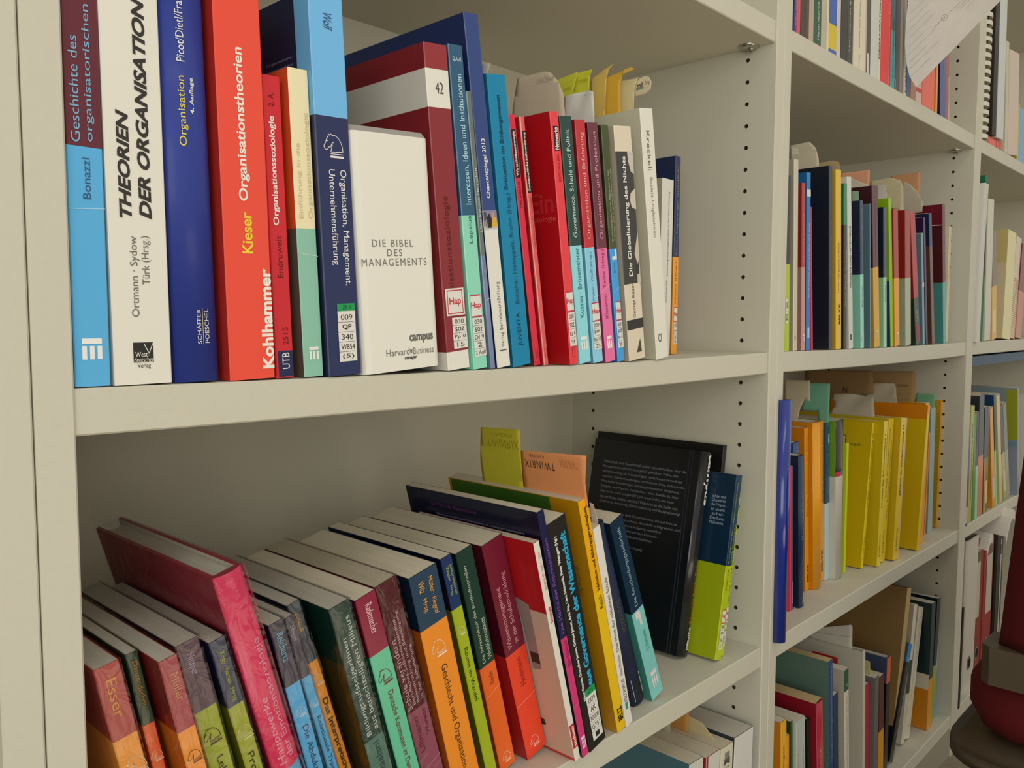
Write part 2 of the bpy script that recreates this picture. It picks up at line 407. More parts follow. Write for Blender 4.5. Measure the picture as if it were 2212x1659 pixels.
U2 = BW + 2 * PT          # start of the second and third case
U3 = U2 + BW2 + 2 * PT
bookcase(-BW - 2 * PT - .0008, 'light grey bookcase at the far left, only its upright beside the seam seen')
bookcase(0, 'light grey bookcase nearest the viewer, with the row of sociology books on its middle shelf', (0,))
bookcase(U2, 'light grey bookcase in the middle, with yellow yearbooks on a lower shelf', (0,), BW2)
bookcase(U3, 'light grey bookcase farthest along the wall, with ring binders at the bottom')
G = {  # base x, y, z, thickness, height, lean (degrees, to the left)
    'a01': (0.0017, 0.0040, 0.0000, 0.0177, 0.2100, 0.2), 'a02': (0.0215, 0.0040, 0.0000, 0.0309, 0.2220, 0.7), 'a03': (0.0558, 0.0080, 0.0000, 0.0258, 0.2400, 1.4),
    'a04': (0.0872, 0.0040, 0.0000, 0.0294, 0.2360, 1.6), 'a05': (0.1199, 0.0080, 0.0000, 0.0126, 0.1828, 2.1), 'a06': (0.1387, 0.0060, 0.0000, 0.0142, 0.1903, 2.6),
    'a07': (0.1544, 0.0020, 0.0000, 0.0254, 0.2400, 2.9), 'a08': (0.1831, 0.0020, 0.0000, 0.0679, 0.1599, 3.9), 'a09': (0.2605, 0.0050, 0.0000, 0.0220, 0.2324, 5.6),
    'a10': (0.2860, 0.0040, 0.0000, 0.0142, 0.2365, 6.3), 'a11': (0.3043, 0.0040, 0.0000, 0.0049, 0.2070, 7.3), 'a12': (0.3136, 0.0060, 0.0000, 0.0149, 0.2645, 7.9),
    'a13': (0.3322, 0.0060, 0.0000, 0.0205, 0.2256, 7.9), 'a14': (0.3638, 0.0120, 0.0000, 0.0076, 0.2020, 9.2), 'a15': (0.3732, 0.0100, 0.0000, 0.0062, 0.2017, 9.0),
    'a16': (0.3962, 0.0000, 0.0000, 0.0104, 0.2085, 8.0), 'a17': (0.4129, 0.0030, 0.0000, 0.0156, 0.2082, 8.3), 'a18': (0.4324, 0.0030, 0.0000, 0.0135, 0.2087, 8.1),
    'a19': (0.4503, 0.0030, 0.0000, 0.0143, 0.2094, 8.3), 'a20': (0.4681, 0.0030, 0.0000, 0.0103, 0.2104, 7.9), 'a21': (0.4835, 0.0010, 0.0000, 0.0258, 0.2119, 7.7),
    'a22': (0.5270, 0.0000, 0.0000, 0.0205, 0.2343, 8.3), 'a23': (0.6208, 0.0600, 0.0000, 0.0221, 0.1913, -0.9), 'a24': (0.6470, 0.0600, 0.0000, 0.0102, 0.2185, -0.6),
    'b01': (0.0475, 0.0043, -0.3547, 0.0135, 0.2080, 11.6), 'b02': (0.0632, 0.0073, -0.3547, 0.0068, 0.2100, 10.9),
    'b03': (0.0778, -0.0132, -0.3547, 0.0105, 0.2100, 12.4), 'b04': (0.0972, 0.0028, -0.3547, 0.0142, 0.2100, 13.2),
    'b05': (0.1192, -0.0029, -0.3547, 0.0104, 0.2100, 14.6), 'b06': (0.1359, -0.0040, -0.3547, 0.0187, 0.2505, 15.6),
    'b07': (0.1573, -0.0028, -0.3547, 0.0107, 0.2100, 14.5), 'b08': (0.1766, 0.0037, -0.3547, 0.0071, 0.2100, 15.8),
    'b09': (0.1908, 0.0140, -0.3547, 0.0096, 0.2153, 17.0), 'b10': (0.2031, -0.0035, -0.3547, 0.0164, 0.2100, 15.3),
    'b11': (0.2252, -0.0015, -0.3547, 0.0173, 0.2100, 15.3), 'b12': (0.2535, 0.0129, -0.3547, 0.0198, 0.2100, 15.6),
    'b13': (0.2753, 0.0078, -0.3547, 0.0272, 0.2100, 14.2), 'b14': (0.3199, 0.0200, -0.3547, 0.0115, 0.2139, 14.8),
    'b15': (0.3454, 0.0322, -0.3547, 0.0187, 0.2100, 14.7), 'b16': (0.3770, 0.0295, -0.3547, 0.0252, 0.2128, 15.8),
    'b17': (0.4046, -0.0022, -0.3547, 0.0070, 0.2155, 15.4), 'b18': (0.4138, -0.0034, -0.3547, 0.0083, 0.2415, 15.2),
    'b19': (0.4250, -0.0022, -0.3547, 0.0247, 0.2281, 15.5), 'b20': (0.4723, 0.0009, -0.3547, 0.0126, 0.2406, 15.2),
    'b21': (0.4874, 0.0019, -0.3547, 0.0105, 0.2109, 15.2), 'b22': (0.5275, 0.0221, -0.3547, 0.0191, 0.2085, 20.3),
    'b23': (0.5515, 0.0149, -0.3547, 0.0203, 0.2126, 21.1), 'b24': (0.6589, 0.0550, -0.3547, 0.0241, 0.2386, -11.1),
    'b24b': (0.7140, 0.0500, -0.3547, 0.0080, 0.2430, -8.5), 'b25': (0.6836, 0.0187, -0.3547, 0.0137, 0.2138, -11.2),
    'b26': (0.7030, 0.0220, -0.3547, 0.0068, 0.1851, -9.7), 'c1': (0.5936, 0.0040, -0.7170, 0.0286, 0.2752, -3.0),
    'c2': (0.6389, 0.0040, -0.7170, 0.0300, 0.2691, -0.9), 'c3': (0.6693, 0.0040, -0.7170, 0.0276, 0.2669, -1.3), 'c4': (0.6974, 0.0040, -0.7170, 0.0450, 0.2676, -2.1),
    'd01': (0.8096, 0.0040, 0.0000, 0.0119, 0.2100, 2.0), 'd02': (0.8368, 0.0060, 0.0000, 0.0119, 0.2325, 2.7), 'd03': (0.8615, 0.0060, 0.0000, 0.0090, 0.2074, 3.3),
    'd04': (0.8742, 0.0060, 0.0000, 0.0113, 0.2220, 3.1), 'd05': (0.8939, 0.0080, 0.0000, 0.0057, 0.1817, 5.0), 'd06': (0.9499, 0.0080, 0.0000, 0.0103, 0.2408, 4.1),
    'd07': (0.9684, 0.0060, 0.0000, 0.0171, 0.2383, 4.4), 'd08': (0.9982, 0.0080, 0.0000, 0.0111, 0.2243, 4.1), 'd09': (1.0188, 0.0080, 0.0000, 0.0139, 0.2354, 6.4),
    'd10': (1.0560, 0.0060, 0.0000, 0.0117, 0.2077, 5.9), 'd11': (1.0968, 0.0080, 0.0000, 0.0026, 0.2080, 5.5), 'd13': (1.1082, 0.0060, 0.0000, 0.0208, 0.2341, 7.8),
    'd14': (1.1459, 0.0060, 0.0000, 0.0121, 0.2078, 5.9), 'd15': (1.1816, 0.0080, 0.0000, 0.0119, 0.2250, 8.3), 'd16': (1.1940, 0.0060, 0.0000, 0.0197, 0.2093, 8.0),
    'd17': (1.2412, 0.0060, 0.0000, 0.0244, 0.2128, 6.9), 'd18': (1.2958, 0.0080, 0.0000, 0.0216, 0.2149, 13.4), 'd19': (1.3317, 0.0080, 0.0000, 0.0091, 0.1847, 9.5),
    'd20': (1.3593, 0.0120, 0.0000, 0.0096, 0.2129, 10.3), 'd21': (1.3851, 0.0100, 0.0000, 0.0144, 0.2218, 11.4), 'd22': (1.4472, 0.0100, 0.0000, 0.0145, 0.2424, 8.8),
    'd24': (1.5402, 0.0300, 0.0000, 0.0188, 0.2151, 2.9), 'e02': (0.9055, 0.0333, -0.3547, 0.0125, 0.1985, 3.1), 'e03': (0.9269, 0.0298, -0.3547, 0.0164, 0.2116, 3.9),
    'e05': (1.0047, 0.0547, -0.3547, 0.0120, 0.2405, 4.5), 'e06': (1.0171, 0.0491, -0.3547, 0.0258, 0.2473, 4.2), 'e07': (1.0628, 0.0577, -0.3547, 0.0110, 0.2442, 4.1),
    'e08': (1.0742, 0.0546, -0.3547, 0.0135, 0.2417, 3.5), 'e09': (1.0881, 0.0461, -0.3547, 0.0280, 0.2440, 3.4), 'e10': (1.1321, 0.0500, -0.3547, 0.0068, 0.2041, 0.7),
    'e11': (1.1704, 0.0381, -0.3547, 0.0091, 0.2317, -7.5), 'e12': (1.1990, 0.0237, -0.3547, 0.0153, 0.2331, -2.7),
    'e13': (1.2208, 0.0274, -0.3547, 0.0232, 0.2344, -5.0), 'e14': (1.2501, 0.0168, -0.3547, 0.0261, 0.2339, -4.3),
    'e16': (1.3432, 0.0093, -0.3547, 0.0112, 0.2496, -7.3), 'e17': (1.3969, 0.0217, -0.3547, 0.0198, 0.2494, -1.5),
    'e18': (1.4707, 0.0365, -0.3547, 0.0051, 0.1885, -2.1), 'e19': (1.4880, 0.0360, -0.3547, 0.0256, 0.2332, 1.5),
    'e20': (1.5436, 0.0382, -0.3547, 0.0161, 0.2439, -0.8), 'f01': (0.8395, 0.0040, -0.7170, 0.0151, 0.2448, 2.9),
    'f02': (0.8736, 0.0120, -0.7170, 0.0071, 0.2115, 3.1), 'f03': (0.8845, 0.0100, -0.7170, 0.0055, 0.2296, 4.0), 'f04': (0.8925, 0.0060, -0.7170, 0.0120, 0.2278, 4.2),
    'f05': (0.9077, 0.0060, -0.7170, 0.0130, 0.2269, 4.6), 'f06': (0.9485, 0.0130, -0.7170, 0.0100, 0.2097, 5.9), 'f07': (0.9598, 0.0060, -0.7170, 0.0220, 0.2329, 5.9),
    'f08': (1.0045, 0.0080, -0.7170, 0.0142, 0.2777, 5.0), 'f09': (1.0301, 0.0120, -0.7170, 0.0165, 0.2161, 5.0), 'f10': (1.0619, 0.0080, -0.7170, 0.0148, 0.2467, 5.3),
    'f11': (1.1321, 0.0100, -0.7170, 0.0112, 0.2524, 4.4), 'f12': (1.1698, 0.0200, -0.7170, 0.0150, 0.1820, 4.0), 'f13': (1.1866, 0.0120, -0.7170, 0.0154, 0.1904, 2.9),
    'f14': (1.2073, 0.0120, -0.7170, 0.0210, 0.1854, 4.2), 'f15': (1.2525, 0.0200, -0.7170, 0.0159, 0.1978, 0.1), 'f16': (1.2842, 0.0220, -0.7170, 0.0169, 0.2018, -23.3),
    'f17': (1.2960, 0.0260, -0.7170, 0.0240, 0.2924, -11.5), 'f18': (1.3670, 0.0300, -0.7170, 0.0163, 0.2483, -10.0),
    'f19': (1.3852, 0.0304, -0.7170, 0.0254, 0.2359, -13.0), 'f21': (1.4599, 0.0159, -0.7170, 0.0206, 0.2386, -0.8),
    'f22': (1.4895, 0.0193, -0.7170, 0.0170, 0.2364, -4.4), 'f23': (1.5167, 0.0224, -0.7170, 0.0210, 0.0838, -0.9),
    'g01': (0.8290, 0.0120, 0.3781, 0.0065, 0.2100, 0.7), 'g02': (0.8363, 0.0120, 0.3781, 0.0094, 0.2100, 0.8), 'g03': (0.8466, 0.0120, 0.3781, 0.0230, 0.2100, 0.9),
    'g04': (0.8705, 0.0120, 0.3781, 0.0133, 0.2100, 1.0), 'g05': (0.8845, 0.0120, 0.3781, 0.0219, 0.2100, 1.0), 'g06': (0.9074, 0.0120, 0.3781, 0.0215, 0.2100, 1.2),
    'g07': (0.9298, 0.0120, 0.3781, 0.0251, 0.2100, 1.3), 'g08': (0.9559, 0.0120, 0.3781, 0.0110, 0.2100, 1.4), 'g09': (0.9676, 0.0120, 0.3781, 0.0402, 0.2100, 1.5),
    'g10': (1.0091, 0.0120, 0.3781, 0.0470, 0.2100, 1.8), 'g11': (1.0570, 0.0120, 0.3781, 0.0154, 0.2100, 1.9), 'g12': (1.0733, 0.0120, 0.3781, 0.0361, 0.2100, 2.0),
    'g13': (1.1105, 0.0120, 0.3781, 0.0402, 0.2100, 2.2), 'g14': (1.1516, 0.0120, 0.3781, 0.0177, 0.2100, 2.3), 'g15': (1.1700, 0.0120, 0.3781, 0.0193, 0.2100, 2.4),
    'g16': (1.1901, 0.0120, 0.3781, 0.0163, 0.2100, 2.5), 'h1': (1.6235, 0.0060, 0.3781, 0.0427, 0.2417, 0.2), 'h2': (1.6743, 0.0040, 0.3981, 0.0278, 0.2960, 2.2),
    'h3': (1.7050, 0.0040, 0.3981, 0.0515, 0.2960, 2.6), 'h4': (1.7717, 0.0040, 0.3781, 0.0225, 0.1994, 6.6), 'h5': (1.7955, 0.0040, 0.3781, 0.0853, 0.1939, 6.6),
    'h6': (1.8888, 0.0060, 0.3781, 0.0106, 0.1041, 2.3), 'h7': (1.9029, 0.0060, 0.3781, 0.0659, 0.0972, 4.1), 'i1': (1.5969, -0.0020, 0.0000, 0.0367, 0.2994, 0.7),
    'i2': (1.6621, 0.0060, 0.0000, 0.0223, 0.3179, 3.3), 'i3': (1.6862, 0.0040, 0.0000, 0.0454, 0.2754, 3.6), 'i4': (1.7564, 0.0080, 0.0000, 0.0331, 0.2182, 8.0),
    'i5': (1.8282, 0.0060, 0.0000, 0.0645, 0.2277, -3.2), 'i6': (1.9061, 0.0100, 0.0000, 0.0420, 0.2216, -6.3), 'i7': (1.9493, 0.0080, 0.0000, 0.0480, 0.2077, -6.1),
    'j0': (1.5933, 0.0000, -0.3547, 0.0110, 0.1873, 0.9), 'j1': (1.6220, 0.0040, -0.3547, 0.0231, 0.2303, 1.9), 'j2': (1.6501, 0.0040, -0.3547, 0.0162, 0.2135, 3.2),
    'j3': (1.6714, 0.0040, -0.3547, 0.0144, 0.2158, 4.4), 'j4': (1.6946, 0.0060, -0.3547, 0.0350, 0.2469, 4.2), 'j5': (1.7373, 0.0060, -0.3547, 0.0322, 0.1296, 5.0),
    'j6': (1.8090, 0.0060, -0.3547, 0.0238, 0.2199, 14.2), 'j7': (1.8440, 0.0080, -0.3547, 0.0100, 0.2472, 13.0), 'j8': (1.8695, 0.0060, -0.3547, 0.0229, 0.2458, 15.7),
    'j9': (1.9108, 0.0080, -0.3547, 0.0241, 0.2251, 18.9), 'j10': (1.9455, 0.0100, -0.3547, 0.0262, 0.2234, 18.2),
    'j12': (1.9545, 0.0000, -0.3547, 0.0496, 0.2134, -4.9), 'k1': (1.6722, 0.0143, -0.7170, 0.0806, 0.3162, 0.6), 'k2': (1.7740, 0.0200, -0.7170, 0.1219, 0.3016, -12.1),
    'k3': (1.9994, 0.0300, -0.7170, 0.0869, 0.2534, -11.5), 
}
SLIPS = {  # host book, fraction across it, outline (depth, height) on the host
    'n1': ('a13', 0.4, [(0.0144, 0.2357), (0.0031, 0.2344), (0.0071, 0.2271), (0.0154, 0.2288)]),
    'n2': ('a17', 0.6, [(0.0542, 0.249), (0.0234, 0.2485), (0.0165, 0.2466), (0.0083, 0.2384), (0.0026, 0.2271), (0.0016, 0.2092), (0.0025, 0.2004), (0.0639, 0.2099)]),
    'n4': ('a20', 0.4, [(0.0425, 0.2415), (0.0145, 0.242), (0.0083, 0.2401), (0.0108, 0.2108), (0.0436, 0.2159)]),
    'n3a': ('a21', 0.2, [(0.0661, 0.2628), (0.0399, 0.2655), (0.0477, 0.2475), (0.0524, 0.2443), (0.0595, 0.2455)]),
    'n3b': ('a21', 0.5, [(0.0483, 0.2661), (0.0297, 0.2661), (0.0328, 0.2591), (0.0345, 0.2489), (0.0297, 0.2407), (0.0553, 0.2452)]),
    'n5a': ('a22', 0.1, [(0.0568, 0.2701), (0.0419, 0.276), (0.0298, 0.2794), (0.0356, 0.2748), (0.0379, 0.2678), (0.0413, 0.2315), (0.0571, 0.234)]),
    'n5b': ('a22', 0.3, [(0.0606, 0.2639), (0.0407, 0.2698), (0.0218, 0.2724), (0.0259, 0.2616), (0.0257, 0.2291), (0.0607, 0.2295)]),
    'n5c': ('a22', 0.3, [(0.0218, 0.2724), (0.0134, 0.2733), (0.0073, 0.2703), (0.0117, 0.2694), (0.0206, 0.268)]),
    'n6a': ('a22', 0.95, [(0.0352, 0.2656), (0.0183, 0.2645), (0.0141, 0.2651), (0.0181, 0.2568), (0.0214, 0.2288), (0.0373, 0.2313)]),
    'n6b': ('a22', 0.95, [(0.0162, 0.2643), (0.0099, 0.2656), (0.0039, 0.2636), (-0.0003, 0.2583), (0.0002, 0.2519), (0.0061, 0.2488), (0.0176, 0.2483), (0.0184, 0.2568)]),
    'n8': ('b20', 0.5, [(0.1156, 0.2966), (0.0643, 0.2988), (0.068, 0.2669), (0.0716, 0.2324), (0.1255, 0.2291), (0.123, 0.2633)]),
    'n9': ('b20', 0.7, [(0.0703, 0.2767), (-0.0078, 0.2806), (-0.0033, 0.2553), (-0.0029, 0.2308), (0.0731, 0.2311), (0.0727, 0.254)]),
    'n10': ('b22', 0.2, [(-0.0023, 0.2362), (-0.0066, 0.2349), (-0.0075, 0.2167), (-0.0023, 0.2037), (0.0026, 0.2027)]),
    'p1': ('d03', 0.2, [(0.0146, 0.252), (0.007, 0.251), (0.0057, 0.2423), (0.0146, 0.2427)]),
    'p2': ('d06', 0.1, [(0.0534, 0.273), (0.0253, 0.2744), (0.0175, 0.2653), (0.014, 0.2509), (0.0146, 0.2211), (0.0536, 0.2254)]),
    'p3': ('d08', 0.5, [(0.0398, 0.2562), (0.0155, 0.2564), (0.0087, 0.2531), (0.007, 0.2358), (0.0364, 0.2392)]),
    'p4': ('d13', 0.4, [(0.0479, 0.2566), (0.0055, 0.2567), (0.0066, 0.2314), (0.0486, 0.227)]),
    'p5': ('d13', 0.2, [(0.0326, 0.2491), (0.0057, 0.2349), (0.0068, 0.2177), (0.0157, 0.2064), (0.0334, 0.208)]),
    'p6': ('d11', 0.2, [(0.0256, 0.2277), (0.0163, 0.2272), (0.016, 0.2072), (0.0257, 0.2081)]),
    'p7': ('d22', 0.6, [(0.0883, 0.2992), (0.0376, 0.3007), (0.0396, 0.262), (0.0679, 0.2649)]),
    'p8': ('d17', 0.4, [(0.0572, 0.2629), (0.0391, 0.2642), (0.0232, 0.2642), (0.0104, 0.2586), (0.0059, 0.2487), (0.0052, 0.2092), (0.0576, 0.2331)]),
    'p9': ('d21', 0.4, [(0.0428, 0.2796), (0.0321, 0.2733), (0.0198, 0.2599), (0.0107, 0.2408), (0.0121, 0.2247), (0.0436, 0.2223)]),
    'p10': ('d15', 0.5, [(0.0185, 0.2442), (0.0072, 0.2452), (0.0044, 0.23), (0.005, 0.2183), (0.0185, 0.2196)]),
    'q1': ('e06', 0.3, [(0.0449, 0.3066), (0.0062, 0.3077), (0.0063, 0.2768), (0.015, 0.2796), (0.0221, 0.2637), (0.0276, 0.2218), (0.0365, 0.2209), (0.0452, 0.2759)]),
    'q2': ('e08', 0.6, [(0.0469, 0.2991), (-0.0022, 0.2999), (-0.0004, 0.2347), (0.013, 0.238), (0.0176, 0.2572), (0.0422, 0.2571), (0.0376, 0.2727), (0.0455, 0.2745)]),
    'q3': ('e16', 0.3, [(0.2255, 0.3002), (0.0992, 0.3055), (0.0938, 0.2634), (0.1525, 0.2576), (0.1705, 0.2368), (0.2207, 0.2444)]),
    'q4': ('e17', 0.7, [(0.1115, 0.3002), (0.0294, 0.304), (0.0243, 0.2999), (0.0231, 0.2965), (0.024, 0.2414), (0.0541, 0.2393), (0.1099, 0.264)]),
    'q5': ('e13', 0.3, [(0.0983, 0.269), (0.0656, 0.2705), (0.0289, 0.2674), (0.025, 0.229), (0.1001, 0.2208), (0.1017, 0.2287), (0.092, 0.2494)]),
    'q6': ('e16', 0.6, [(0.1108, 0.282), (0.0617, 0.2846), (0.0577, 0.2746), (0.0529, 0.2475), (0.0522, 0.2316), (0.0318, 0.2321), (0.0328, 0.2174), (0.1053, 0.2136)]),
    'q7': ('e19', 0.95, [(0.0357, 0.2577), (0.002, 0.258), (0.0022, 0.2274), (0.0351, 0.2323)]),
    'q8': ('e20', 0.5, [(0.0366, 0.2627), (0.0057, 0.2644), (0.0068, 0.2362), (0.0343, 0.2343)]),
    'q9': ('e03', 0.2, [(0.0132, 0.2025), (0.0074, 0.2024), (0.0037, 0.1972), (0.0042, 0.1907), (0.0075, 0.1855), (0.0133, 0.1831)]),
}
# ------------------------------------------------------------------ books
def host_frame(key):
    x, y, z, w, h, t = G[key]
    a = math.radians(t)
    if key[0] == 'a':
        z += sag(x + w / 2) + .0002
    if key[0] == 'd':
        z += sag(x + w / 2, U2) + .0002
    z += .0004
    if t < 0:
        z += w * math.sin(-a)
    return Vector((x, y, z)), a, w, h


def bands_at(bands, z):
    c = bands[0][1]
    for f, col in bands:
        if z >= f - 1e-6:
            c = col
    return c


GROUPS = {'a': 'books on the middle shelf of the nearest bookcase', 'b': 'leaning books on the lower shelf of the nearest bookcase',
          'c': 'books on the bottom shelf of the nearest bookcase', 'd': 'books on the middle shelf of the second bookcase',
          'e': 'yellow and orange books on the lower shelf of the second bookcase', 'f': 'books on the bottom shelf of the second bookcase',
          'g': 'books on the upper shelf of the second bookcase', 'h': 'files on the upper shelf of the third bookcase',
          'i': 'books and folders on the middle shelf of the third bookcase', 'j': 'books on the lower shelf of the third bookcase',
          'k': 'ring binders on the bottom shelf of the third bookcase'}


def book(key, label, bands, cover=None, hard=False, rnd=0.0, d=None, txt=(), marks=(), tags=(), lcov=(), film=False, pages=None,
         name='book', cat='book', yaw=0.0, rough=.38, coat=.25, back=None, y=None, nopages=False, group=None):
    """One book standing spine out. bands: [(from fraction of height, colour)], bottom first; cover the same for the boards."""
    o, a, w, h = host_frame(key)
    if y is not None:
        o.y = y
    if d is None:
        d = min(h * .7, .28)
    root = tag(empty(name, o, (0, -a, yaw)), label, cat, group or GROUPS[key[0]])
    if isinstance(bands, str):
        bands = [(0, bands)]
    if cover is None:  # cover colours passed in are mostly the spine's, darkened to paint side shade
        cover = bands
    if isinstance(cover, str):
        cover = [(0, cover)]
    back = back or cover
    if isinstance(back, str):
        back = [(0, back)]
    tc = .0026 if hard else min(.0005, w * .2)
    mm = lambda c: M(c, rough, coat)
    c = min(.0006, w * .15)
    if rnd:
        n = 10
        sp = [(w * i / n, -rnd * (1 - (2 * i / n - 1) ** 2)) for i in range(n + 1)]
    else:
        sp = [(0, c), (c, 0), (w - c, 0), (w, c)]
    yi = tc + .0004
    prof = [(0, d)] + sp + [(w, d), (w - tc, d), (w - tc, yi), (tc, yi), (tc, d)]
    ns = len(sp)
    kinds = ['L'] + ['S'] * (ns - 1) + ['R'] + ['I'] * 5
    zs = sorted({0.0, 1.0} | {f for f, _ in bands} | {f for f, _ in cover} | {f for f, _ in back})
    mb = MB()
    for f0, f1 in zip(zs, zs[1:]):
        for i, kd in enumerate(kinds):
            (x0, y0), (x1, y1) = prof[i], prof[(i + 1) % len(prof)]
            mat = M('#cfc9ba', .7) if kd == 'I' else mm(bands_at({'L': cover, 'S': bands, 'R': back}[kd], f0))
            mb.poly([(x0, y0, f0 * h), (x1, y1, f0 * h), (x1, y1, f1 * h), (x0, y0, f1 * h)], mat, kd == 'S' and bool(rnd))
    rim = mm(bands_at(cover, .99))
    for zz in (0, h):                                   # the thin cut edges of the cover
        mb.poly([(*p, zz) for p in (prof[0], prof[1], (tc, yi), (tc, d))], rim)
        mb.poly([(*p, zz) for p in sp + [(w - tc, yi), (tc, yi)]], rim)
        mb.poly([(*p, zz) for p in (prof[ns], prof[ns + 1], (w - tc, d), (w - tc, yi))], rim)

    def front(x, z, lift=.00030):
        b = rnd * (1 - (2 * x / w - 1) ** 2) if rnd else 0
        return (x, -b - lift, z)

    for t_ in txt:
        s, dr, p0, p1, xc, hh, col = t_[:7]
        fl = t_[7] if len(t_) > 7 else ''
        mat = M(col, .5)
        if dr == 'u':
            letter(mb, s, lambda u, v: front(xc * w - (v - .5) * hh * w, (p0 + u * (p1 - p0)) * h), mat, fl)
        elif dr == 'd':
            letter(mb, s, lambda u, v: front(xc * w + (v - .5) * hh * w, (p0 + u * (p1 - p0)) * h), mat, fl)
        else:                                           # 'h': p0,p1 across the spine, xc,hh up it
            letter(mb, s, lambda u, v: front((p0 + u * (p1 - p0)) * w, (xc + (v - .5) * hh) * h), mat, fl)
    for mi_, mk in enumerate(marks):
        lf = .00010 + .000012 * mi_
        if mk[0] == 'r':                                # rectangle
            _, x0, x1, z0, z1, col = mk
            k = 6 if rnd else 1
            for i in range(k):
                xa, xb = x0 + (x1 - x0) * i / k, x0 + (x1 - x0) * (i + 1) / k
                mb.poly([front(xa * w, z0 * h, lf), front(xb * w, z0 * h, lf), front(xb * w, z1 * h, lf), front(xa * w, z1 * h, lf)], M(col, .5))
        elif mk[0] == 'vs':                             # bar over three short pillars
            _, x0, x1, z0, z1, col = mk
            rects = [(0, 1, .74, 1)] + [(q, q + .24, 0, .64) for q in (0, .38, .76)]
            for a0, a1, b0, b1 in rects:
                X = lambda q: (x0 + (x1 - x0) * q) * w
                Z = lambda q: (z0 + (z1 - z0) * q) * h
                mb.poly([front(X(a0), Z(b0)), front(X(a1), Z(b0)), front(X(a1), Z(b1)), front(X(a0), Z(b1))], M(col, .5))
        elif mk[0] == 'horse':
            _, xc, zc, sz, col = mk
            fn = lambda u, v: front(xc * w + (u - .5) * sz, zc * h + (v - .5) * sz)
            strokes(mb, HORSE, .035, fn, M(col, .5))
            strokes(mb, [[(.34, .14), (.98, .14)]], .03, fn, M(col, .5))
            strokes(mb, [[(.34, .02), (.98, .02)]], .09, fn, M(col, .5))
        elif mk[0] == 'l':                              # line across
            _, x0, z0, x1, z1, wd, col = mk
            strokes(mb, [[(x0 * w, z0 * h), (x1 * w, z1 * h)]], wd, lambda u, v: front(u, v), M(col, .5))
        elif mk[0] == 'p':                              # free polygon (x fraction, z fraction)
            mb.poly([front(px * w, pz * h, lf) for px, pz in mk[1]], M(mk[2], .5))
    for li_, lc in enumerate(lcov):                                     # things printed on the left board; depth y in metres, height fraction
        if lc[0] == 'r':
            _, y0, y1, z0, z1, col = lc
            lf = -.00010 - .00002 * min(li_, 8)
            mb.poly([(lf, y0, z0 * h), (lf, y1, z0 * h), (lf, y1, z1 * h), (lf, y0, z1 * h)], M(col, .5))
        elif lc[0] == 'p':
            mb.poly([(-.00012 - .00002 * min(li_, 8), y_, z_ * h) for y_, z_ in lc[1]], M(lc[2], .5))
        elif lc[0] == 'u':                              # text running up the board
            _, s, y0, z0, z1, hh, col = lc[:7]
            letter(mb, s, lambda u, v: (-.00032, y0 + (v - .5) * hh, (z0 + u * (z1 - z0)) * h), M(col, .5), lc[7] if len(lc) > 7 else '')
        else:
            _, s, y0, y1, zc, hh, col = lc[:7]
            letter(mb, s, lambda u, v: (-.00032, y0 + u * (y1 - y0), zc * h + (v - .5) * hh), M(col, .5), lc[7] if len(lc) > 7 else '')
    mb.build('cover', root, recalc=bool(rnd))
    if not nopages:
        pb = MB()
        q0, q1 = (.003, h - .003) if hard else (.0002, h - .0002)
        xa, xb, ya, yb = tc + .0001, w - tc - .0001, yi + .0002, d - (.004 if hard else .0006)
        if hard and w > .012:
            n = 8
            pr = [(xa, ya), (xb, ya), (xb, yb)] + [(xb - (xb - xa) * i / n, yb - .006 * (1 - (2 * i / n - 1) ** 2)) for i in range(1, n)] + [(xa, yb)]
        else:
            pr = [(xa, ya), (xb, ya), (xb, yb), (xa, yb)]
        pb.prism(pr, q0, q1, pages or PAGES)
        pb.build('page_block', root)
    for i, (kd, x0, x1, z0, z1, lines, tcol) in enumerate(tags):   # library stickers
        lb = MB()
        P = lambda x, z, e=.00034: front(x * w, z * h, e)
        lb.poly([P(x0, z0), P(x1, z0), P(x1, z1), P(x0, z1)], M('#e6e3da', .45))
        if kd == 'green':
            zg = z0 + (z1 - z0) * .87
            lb.poly([P(x0, zg, .0004), P(x1, zg, .0004), P(x1, z1, .0004), P(x0, z1, .0004)], M('#1f9d55', .5))
            letter(lb, tcol, lambda u, v: P(x0 + (x1 - x0) * (.3 + .45 * u), zg + (z1 - zg) * (.25 + .5 * v), .0005), M('#173a26', .5))
        if kd == 'frame':
            for a0, a1, b0, b1 in ((.08, .92, .06, .10), (.08, .92, .90, .94), (.08, .12, .06, .94), (.88, .92, .06, .94)):
                lb.poly([P(x0 + (x1 - x0) * a0, z0 + (z1 - z0) * b0, .0004), P(x0 + (x1 - x0) * a1, z0 + (z1 - z0) * b0, .0004),
                         P(x0 + (x1 - x0) * a1, z0 + (z1 - z0) * b1, .0004), P(x0 + (x1 - x0) * a0, z0 + (z1 - z0) * b1, .0004)], M('#cf3b4f', .5))
        if kd == 'stripe':
            for b0, b1 in ((.0, .06), (.94, 1.0)):
                lb.poly([P(x0, z0 + (z1 - z0) * b0, .0004), P(x1, z0 + (z1 - z0) * b0, .0004), P(x1, z0 + (z1 - z0) * b1, .0004), P(x0, z0 + (z1 - z0) * b1, .0004)], M('#cf3b4f', .5))
        n = len(lines)
        top = .85 if kd == 'green' else 1.0
